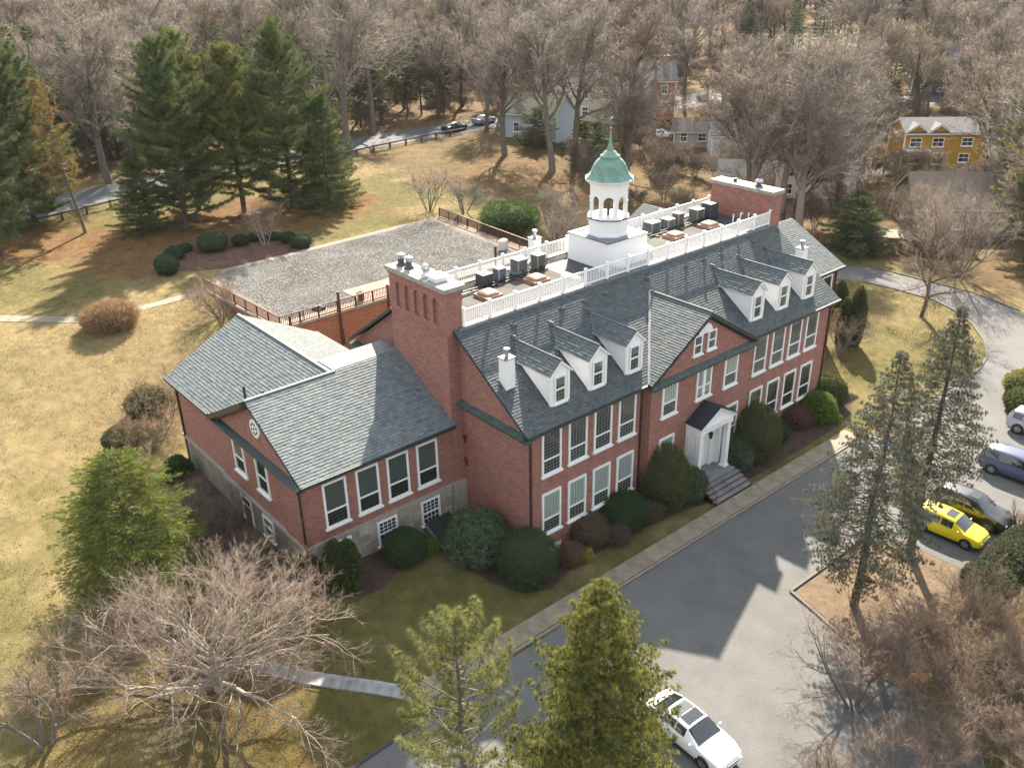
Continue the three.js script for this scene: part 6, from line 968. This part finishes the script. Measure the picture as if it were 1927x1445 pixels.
const hatch = [[-2.12, .32, .9, .95, .78, .6, 0], [-2.05, .24, .98, 1.2, .84, .62, 3], [-1.72, .2, 1.0, 1.5, .87, .63, 0], [-1.55, .2, .99, 1.54, .885, .64, 1], [-.35, .2, .95, 1.56, .885, .65, 1], [.42, .2, .93, 1.48, .885, .64, 2], [1.12, .2, .92, .98, .88, .7, 0], [1.7, .2, .84, .89, .84, .66, 0], [2.02, .22, .7, .76, .76, .56, 0], [2.15, .3, .5, .54, .62, .42, 0]];
car('hatchback', 'bright yellow hatchback with a dark sunroof parked by the hedge', [21.35, .02, 14.85], .06, [.75, .62, .0], hatch, { L: 4.3, wb: 2.6, wx: .87, sunroof: [[-.25, .3, .42]] });
const sedan = [[-2.36, .32, .82, .86, .74, .58, 0], [-2.28, .24, .95, 1.02, .84, .62, 0], [-1.85, .2, .98, 1.08, .9, .66, 3], [-1.1, .2, .96, 1.42, .91, .62, 1], [-.35, .2, .94, 1.47, .915, .62, 1], [.25, .2, .93, 1.43, .915, .62, 2], [1.05, .2, .93, .99, .91, .74, 0], [1.75, .2, .86, .91, .88, .7, 0], [2.2, .22, .72, .78, .8, .6, 0], [2.38, .3, .52, .56, .66, .45, 0]];
car('sedan', 'white sedan with a glass roof parked at the bottom of the photo', [-2.95, .02, 14.7], -.05, [.8, .8, .8], sedan, { L: 4.76, wb: 2.8, wx: .89, wr: .34, sunroof: [[-1.0, -.42, .5], [-.38, .2, .5]] });
car('sedan', 'black sedan driving along the back road', [62.6, hT(62.6, -89.5) + .05, -89.6], 1.72, [.012, .013, .016], sedan, { L: 4.76, wb: 2.8, wx: .89, wr: .34 });
car('sedan', 'silver grey car further along the back road behind the black one', [70.2, hT(70.2, -91) + .05, -91.2], 1.72, [.25, .26, .28], sedan, { L: 4.76, wb: 2.8, wx: .89, wr: .34 });
car('sedan', 'white car on the driveway of the small garage house', [94.5, hT(94.5, -72.5) + .05, -72.3], .9, [.78, .78, .78], sedan, { L: 4.76, wb: 2.8, wx: .89, wr: .34 });
const suv = [[-2.3, .36, 1.0, 1.05, .82, .62, 0], [-2.22, .28, 1.06, 1.4, .88, .64, 3], [-1.95, .24, 1.08, 1.66, .91, .66, 1], [-1.2, .24, 1.06, 1.72, .92, .67, 1], [-.2, .24, 1.04, 1.73, .92, .67, 1], [.45, .24, 1.03, 1.66, .92, .66, 2], [1.15, .24, 1.04, 1.1, .92, .74, 0], [1.8, .24, .98, 1.03, .9, .7, 0], [2.2, .26, .84, .9, .82, .6, 0], [2.35, .34, .6, .64, .7, .46, 0]];
car('sport_utility_car', 'black sport utility vehicle parked beside the yellow hatchback', [24.1, .02, 14.9], .04, [.008, .009, .010], suv, { L: 4.65, wb: 2.75, wx: .92, wr: .37, sunroof: [[-.3, .35, .45]] });
const van = [[-2.5, .36, 1.05, 1.1, .86, .68, 0], [-2.42, .28, 1.1, 1.45, .93, .7, 3], [-2.15, .24, 1.12, 1.72, .97, .74, 1], [-1.2, .24, 1.1, 1.78, .98, .75, 1], [-.1, .24, 1.06, 1.78, .98, .75, 1], [.7, .24, 1.04, 1.68, .98, .73, 2], [1.6, .24, 1.02, 1.08, .97, .76, 0], [2.1, .24, .94, .99, .94, .72, 0], [2.4, .26, .82, .87, .84, .6, 0], [2.55, .34, .6, .64, .7, .46, 0]];
car('minivan', 'dark blue minivan with a sunlit roof behind the red bushes', [31.2, .02, 14.9], .05, [.06, .065, .13], van, { L: 5.05, wb: 3.0, wx: .97, wr: .35 });
car('sport_utility_car', 'silver vehicle half out of the photo at the right edge', [38.0, .02, 13.6], .02, [.4, .4, .42], suv, { L: 4.65, wb: 2.75, wx: .92, wr: .37 });
// ---------------------------------------------------------------- neighbouring houses
const shingle = (a, b) => new THREE.MeshStandardMaterial({ map: noiseMap(a, b, 256, 24, 3), roughness: .9 });
const RF = { grey: shingle([.085, .082, .08], [.16, .155, .15]), green: shingle([.12, .135, .09], [.2, .21, .15]), brown: shingle([.09, .072, .058], [.16, .13, .105]), dark: shingle([.06, .062, .07], [.12, .122, .13]) };
// gabled house: ridge along local x; rows of windows on the front (+z) and left (-x) walls
function house(name, label, x, z, turn, w, d, h, rise, wall, roof, { win: wn = [], side = [], chim, dormers = [], porch, y = 0, brickEnd } = {}) {
  const t = thing(name, label, 'house', at(x, z, y), turn), wm = wall.isMaterial ? wall : mat(wall, .7), wht = M.white;
  part('wall', prism([[d / 2, -1], [d / 2, h], [0, h + rise], [-d / 2, h], [-d / 2, -1]], -w / 2, w / 2, 'x'), wm, t);
  const cl = []; for (let yy = .3; yy < h - .1; yy += .3) cl.push(bx(-w / 2 - .02, w / 2 + .02, yy, yy + .03, -d / 2 - .02, d / 2 + .02)); part('siding_laps', cl, wm, t, 'stuff');
  part('corner_trim', [[-1, 1], [1, 1], [-1, -1]].map(([a, b]) => cb(a * w / 2, h / 2, b * d / 2, .2, h, .2)), wht, t);
  const e = .4, k = rise / (d / 2);
  const rf = part('roof', [prism([[d / 2 + e, h - e * k], [d / 2 + e, h - e * k + .16], [0, h + rise + .18], [0, h + rise]], -w / 2 - .3, w / 2 + .3, 'x'), prism([[-d / 2 - e, h - e * k], [-d / 2 - e, h - e * k + .16], [0, h + rise + .18], [0, h + rise]], -w / 2 - .3, w / 2 + .3, 'x')], roof, t);
  part('barge_trim', [prism([[d / 2 + e, h - e * k - .2], [d / 2 + e, h - e * k], [0, h + rise], [0, h + rise - .2]], -w / 2 - .28, -w / 2 - .2, 'x'), prism([[-d / 2 - e, h - e * k - .2], [-d / 2 - e, h - e * k], [0, h + rise], [0, h + rise - .2]], -w / 2 - .28, -w / 2 - .2, 'x'), bx(-w / 2 - .3, w / 2 + .3, h - e * k - .12, h - e * k + .02, d / 2 + e - .02, d / 2 + e + .08)], wht, t);
  const W1 = (px, py, ww, hh, f) => { const g = windowProto(ww, hh, { nx: 2, nyT: 1, nyB: 1, split: .5, trim: .12, mt: .04, mm: M.white }).clone(); if (f === 'f') g.position.set(px, py, d / 2 + .025); else { g.rotation.y = -Math.PI / 2; g.position.set(-w / 2 - .025, py, px); } t.add(g); };
  for (const [px, py, ww = 1.1, hh = 1.5] of wn) W1(px, py, ww, hh, 'f'); for (const [px, py, ww = 1, hh = 1.4] of side) W1(px, py, ww, hh, 's');
  if (chim) { const [cx, cz, cw, ch] = chim; const c = part('chimney', bx(cx - cw, cx + cw, 0, ch, cz - .5, cz + .5), M.brick, t); part('chimney_cap', bx(cx - cw - .08, cx + cw + .08, ch, ch + .12, cz - .58, cz + .58), M.cap, c); }
  for (const dx of dormers) { const g = grp('gable_dormer', t); part('dormer_face', prism([[dx - 1.1, h - .6], [dx + 1.1, h - .6], [dx + 1.1, h + .35], [dx, h + 1.1], [dx - 1.1, h + .35]], d / 2 - 2, d / 2 + .03, 'z'), wm, g); for (const s of [-1, 1]) part('dormer_roof', prism([[dx + s * 1.4, h + .16], [dx + s * 1.4, h + .3], [dx, h + 1.28], [dx, h + 1.12]], d / 2 - 2.6, d / 2 + .3, 'z'), roof, g); part('dormer_trim', [-1, 1].map(s => prism([[dx + s * 1.42, h + .06], [dx + s * 1.42, h + .2], [dx, h + 1.16], [dx, h + .98]], d / 2 + .3, d / 2 + .36, 'z')), wht, g); }
  if (porch) part('porch_roof', bx(porch[0], porch[1], porch[2], porch[2] + .18, d / 2, d / 2 + 1.6), wht, t);
  return t;
}
const facing = -.70; // street fronts roughly towards the school
house('yellow_house', 'mustard yellow house with white trim and two gabled dormers', 117, -34.5, -.76, 13, 7, 5.2, 1.5, [.42, .235, .022], RF.grey, { win: [[-4.8, 3.0, 1.8, 1.4], [-1.4, 3.0, 1.8, 1.4], [3.0, 3.1, 1.8, 1.3], [-4.6, .4, 1.7, 1.6], [-1.2, .3, 1.5, 1.8], [2.9, .6, 1.7, 1.4], [5.6, 3.2, .8, 1.2]], side: [[0, 3.2], [1.8, .6]], dormers: [-4.8, -1.4], porch: [-6.4, -2.8, 2.5] });
house('blue_house', 'slate blue house with grey roof and tall brick chimney on the hill', 183, -67, -.9, 14, 10, 6.2, 4.2, [.06, .075, .105], RF.grey, { win: [[-4.6, 3.4], [-1, 3.4], [4.6, 3.4], [-4.6, .7], [-1, .7], [5, .7]], side: [[-2.4, 3.4], [2, 3.4], [0, 6.6]], chim: [2.4, 5.3, .75, 11.5] });
house('grey_house', 'pale blue cottage with mossy green roof behind the oaks', 70.6, -77.6, -1.15, 9, 7, 4.0, 2.4, [.42, .47, .55], RF.green, { win: [[-2.4, 1], [2.2, 1]], side: [[-1.6, 1, 1.1, 1.8], [1.6, 1]] });
house('cream_house', 'cream sided colonial house with shuttered windows behind the cupola', 89.5, -84.5, -.75, 13, 8.5, 5.6, 2.8, [.46, .43, .34], RF.grey, { win: [[-4.6, 3.4], [-1.4, 3.4], [2, 3.4], [5, 3.4], [-4.6, .6], [-1.4, .6], [4.6, .6]], side: [[-2, 3.4], [2, 3.4]] });
house('orange_house', 'orange brick end house behind the cream colonial', 101.5, -81.5, -.75, 8, 8, 6.0, 2.6, M.orangeBrick, RF.grey, { win: [[-2, 3.6], [2, 3.6], [-2, .8], [2, .8]], side: [[0, 3.6]], chim: [2.5, 0, .5, 9.5] });
house('garage', 'small grey roofed garage with white trim by the white car', 99, -69.5, -.78, 6.5, 5.5, 2.4, 1.5, [.42, .40, .35], RF.brown, { win: [[-1.6, .5, 1.2, 1.7], [1.5, .6, 1.5, 1.3]] });
house('white_shed', 'plain white gabled shed among the bare trees', 97.6, -61.8, -.78, 4, 5, 3.6, 1.4, [.62, .63, .66], RF.grey, { side: [[0, 1.2, .9, 1.2]] });
house('white_house', 'white clapboard house half hidden by the huge bare tree', 86.5, -37.5, -.85, 10.5, 8, 5.0, 3.2, [.66, .66, .67], RF.grey, { win: [[-3.6, 3], [.2, 3], [3.8, 3], [-3.6, .6], [3.8, .6]], side: [[-1.8, 3], [1.8, 3], [-1.8, .6], [0, 5.6, .8, 1]] });
house('white_annex', 'low white outbuilding left of the white clapboard house', 80.2, -44.5, -.85, 7, 5, 2.8, 1.5, [.6, .6, .6], RF.grey, { win: [[-1.6, .8], [1.6, .8]] });
house('brown_house', 'brown shingled house with two skylights behind the bare thicket', 84.5, -16.0, -.8, 12, 9, 3.6, 3.0, [.15, .11, .085], RF.brown, { win: [[-4, .9, 1, 1.6], [-1, .9], [3.6, .9, 1, 1.6]], side: [[0, 1]] });
for (const [x, z, tn, w, d, h, c, l] of [[24, -150, -.4, 14, 9, 5, [.6, .6, .6], 'white house far behind the pines'], [70, -176, -.5, 15, 9, 5, [.55, .5, .36], 'tan house far back in the woods'], [-12, -116, -.2, 12, 8, 4.5, [.5, .5, .5], 'pale house at the far left behind the pines'], [150, -230, -.6, 22, 10, 5, [.6, .6, .58], 'long white building at the top of the photo'], [232, -58, -.9, 14, 9, 5, [.5, .5, .52], 'grey roofed house at the top right']]) house('distant_house', l, x, z, tn, w, d, h, 3, c, RF.grey, { win: [[-w / 4, 1], [w / 4, 1], [0, 3.2]] });
// ---------------------------------------------------------------- fences
{
  const f = thing('roadside_fence', 'low wooden post and rail guard fence along the back road', 'fence'); const P = [[-22, -77.5], [-8, -78.8], [7, -82.2], [22, -84], [38, -85], [54, -86.9], [62.5, -87.0]];
  const gp = bx(-.12, .12, -.3, .95, -.12, .12);
  for (let i = 0; i < P.length - 1; i++) { const L = Math.hypot(P[i + 1][0] - P[i][0], P[i + 1][1] - P[i][1]), n = Math.round(L / 3.4), pt = k => { const x = P[i][0] + (P[i + 1][0] - P[i][0]) * k / n, z = P[i][1] + (P[i + 1][1] - P[i][1]) * k / n; return at(x, z); }; for (let k = 0; k < n; k++) { const a = pt(k), b = pt(k + 1), m = part('post', gp, M.wood, f); m.position.set(...a); part('rail', rod([a[0], a[1] + .78, a[2]], [b[0], b[1] + .78, b[2]], .13, 6), M.wood, f); } }
}
{
  const f = thing('yard_fence', 'weathered brown board fence beyond the drive at the right', 'fence'); sr(17); const P = [[60, -33], [66, -21.5], [71, -14], [75.5, -8.5]]; const T = [0, 1, 2].map(i => { const m = M.wood.clone(); m.color = C(.95 + .3 * i, .85 + .25 * i, .8 + .2 * i); return m; }), gb = bx(-.13, .13, -.1, 1.6, -.02, .02);
  for (let i = 0; i < P.length - 1; i++) { const dx = P[i + 1][0] - P[i][0], dz = P[i + 1][1] - P[i][1], L = Math.hypot(dx, dz), n = Math.floor(L / .28), a = -Math.atan2(dz, dx); for (let k = 0; k < n; k++) { const x = P[i][0] + dx * k / n, z = P[i][1] + dz * k / n, m = part('board', gb, T[Math.floor(R() * 3)], f); m.position.set(x, hT(x, z) + rr(-.03, .03), z); m.rotation.y = a; } part('fence_rail', [rod(at(P[i][0], P[i][1], 1.2), at(P[i + 1][0], P[i + 1][1], 1.2), .05, 5), rod(at(P[i][0], P[i][1], .4), at(P[i + 1][0], P[i + 1][1], .4), .05, 5)], M.wood, f); }
}
sheet('patio', [[71.5, -21], [76, -15.8], [79, -18.4], [74.6, -23.6]], M.concrete, .05);
// ---------------------------------------------------------------- overhead wire across the back road
{ const w = thing('overhead_wire', 'thin overhead wire strung between the roadside trees', 'wire'); const a = V(41, 19.5, -86.6), b = V(56, 21, -88), pts = []; for (let i = 0; i <= 14; i++) { const t = i / 14; pts.push(a.clone().lerp(b, t).add(V(0, -1.2 * 4 * t * (1 - t) * .3, 0))); } part('wire_strand', new THREE.TubeGeometry(new THREE.CatmullRomCurve3(pts), 28, .025, 5), M.iron, w); part('wire_clamp', new THREE.SphereGeometry(.08, 8, 6).translate(41, 19.5, -86.6), M.iron, w); }
// thin late-winter haze
scene.fog = new THREE.FogExp2(new THREE.Color().setRGB(.75, .78, .84), 0.00005);
renderer.render(scene, camera);
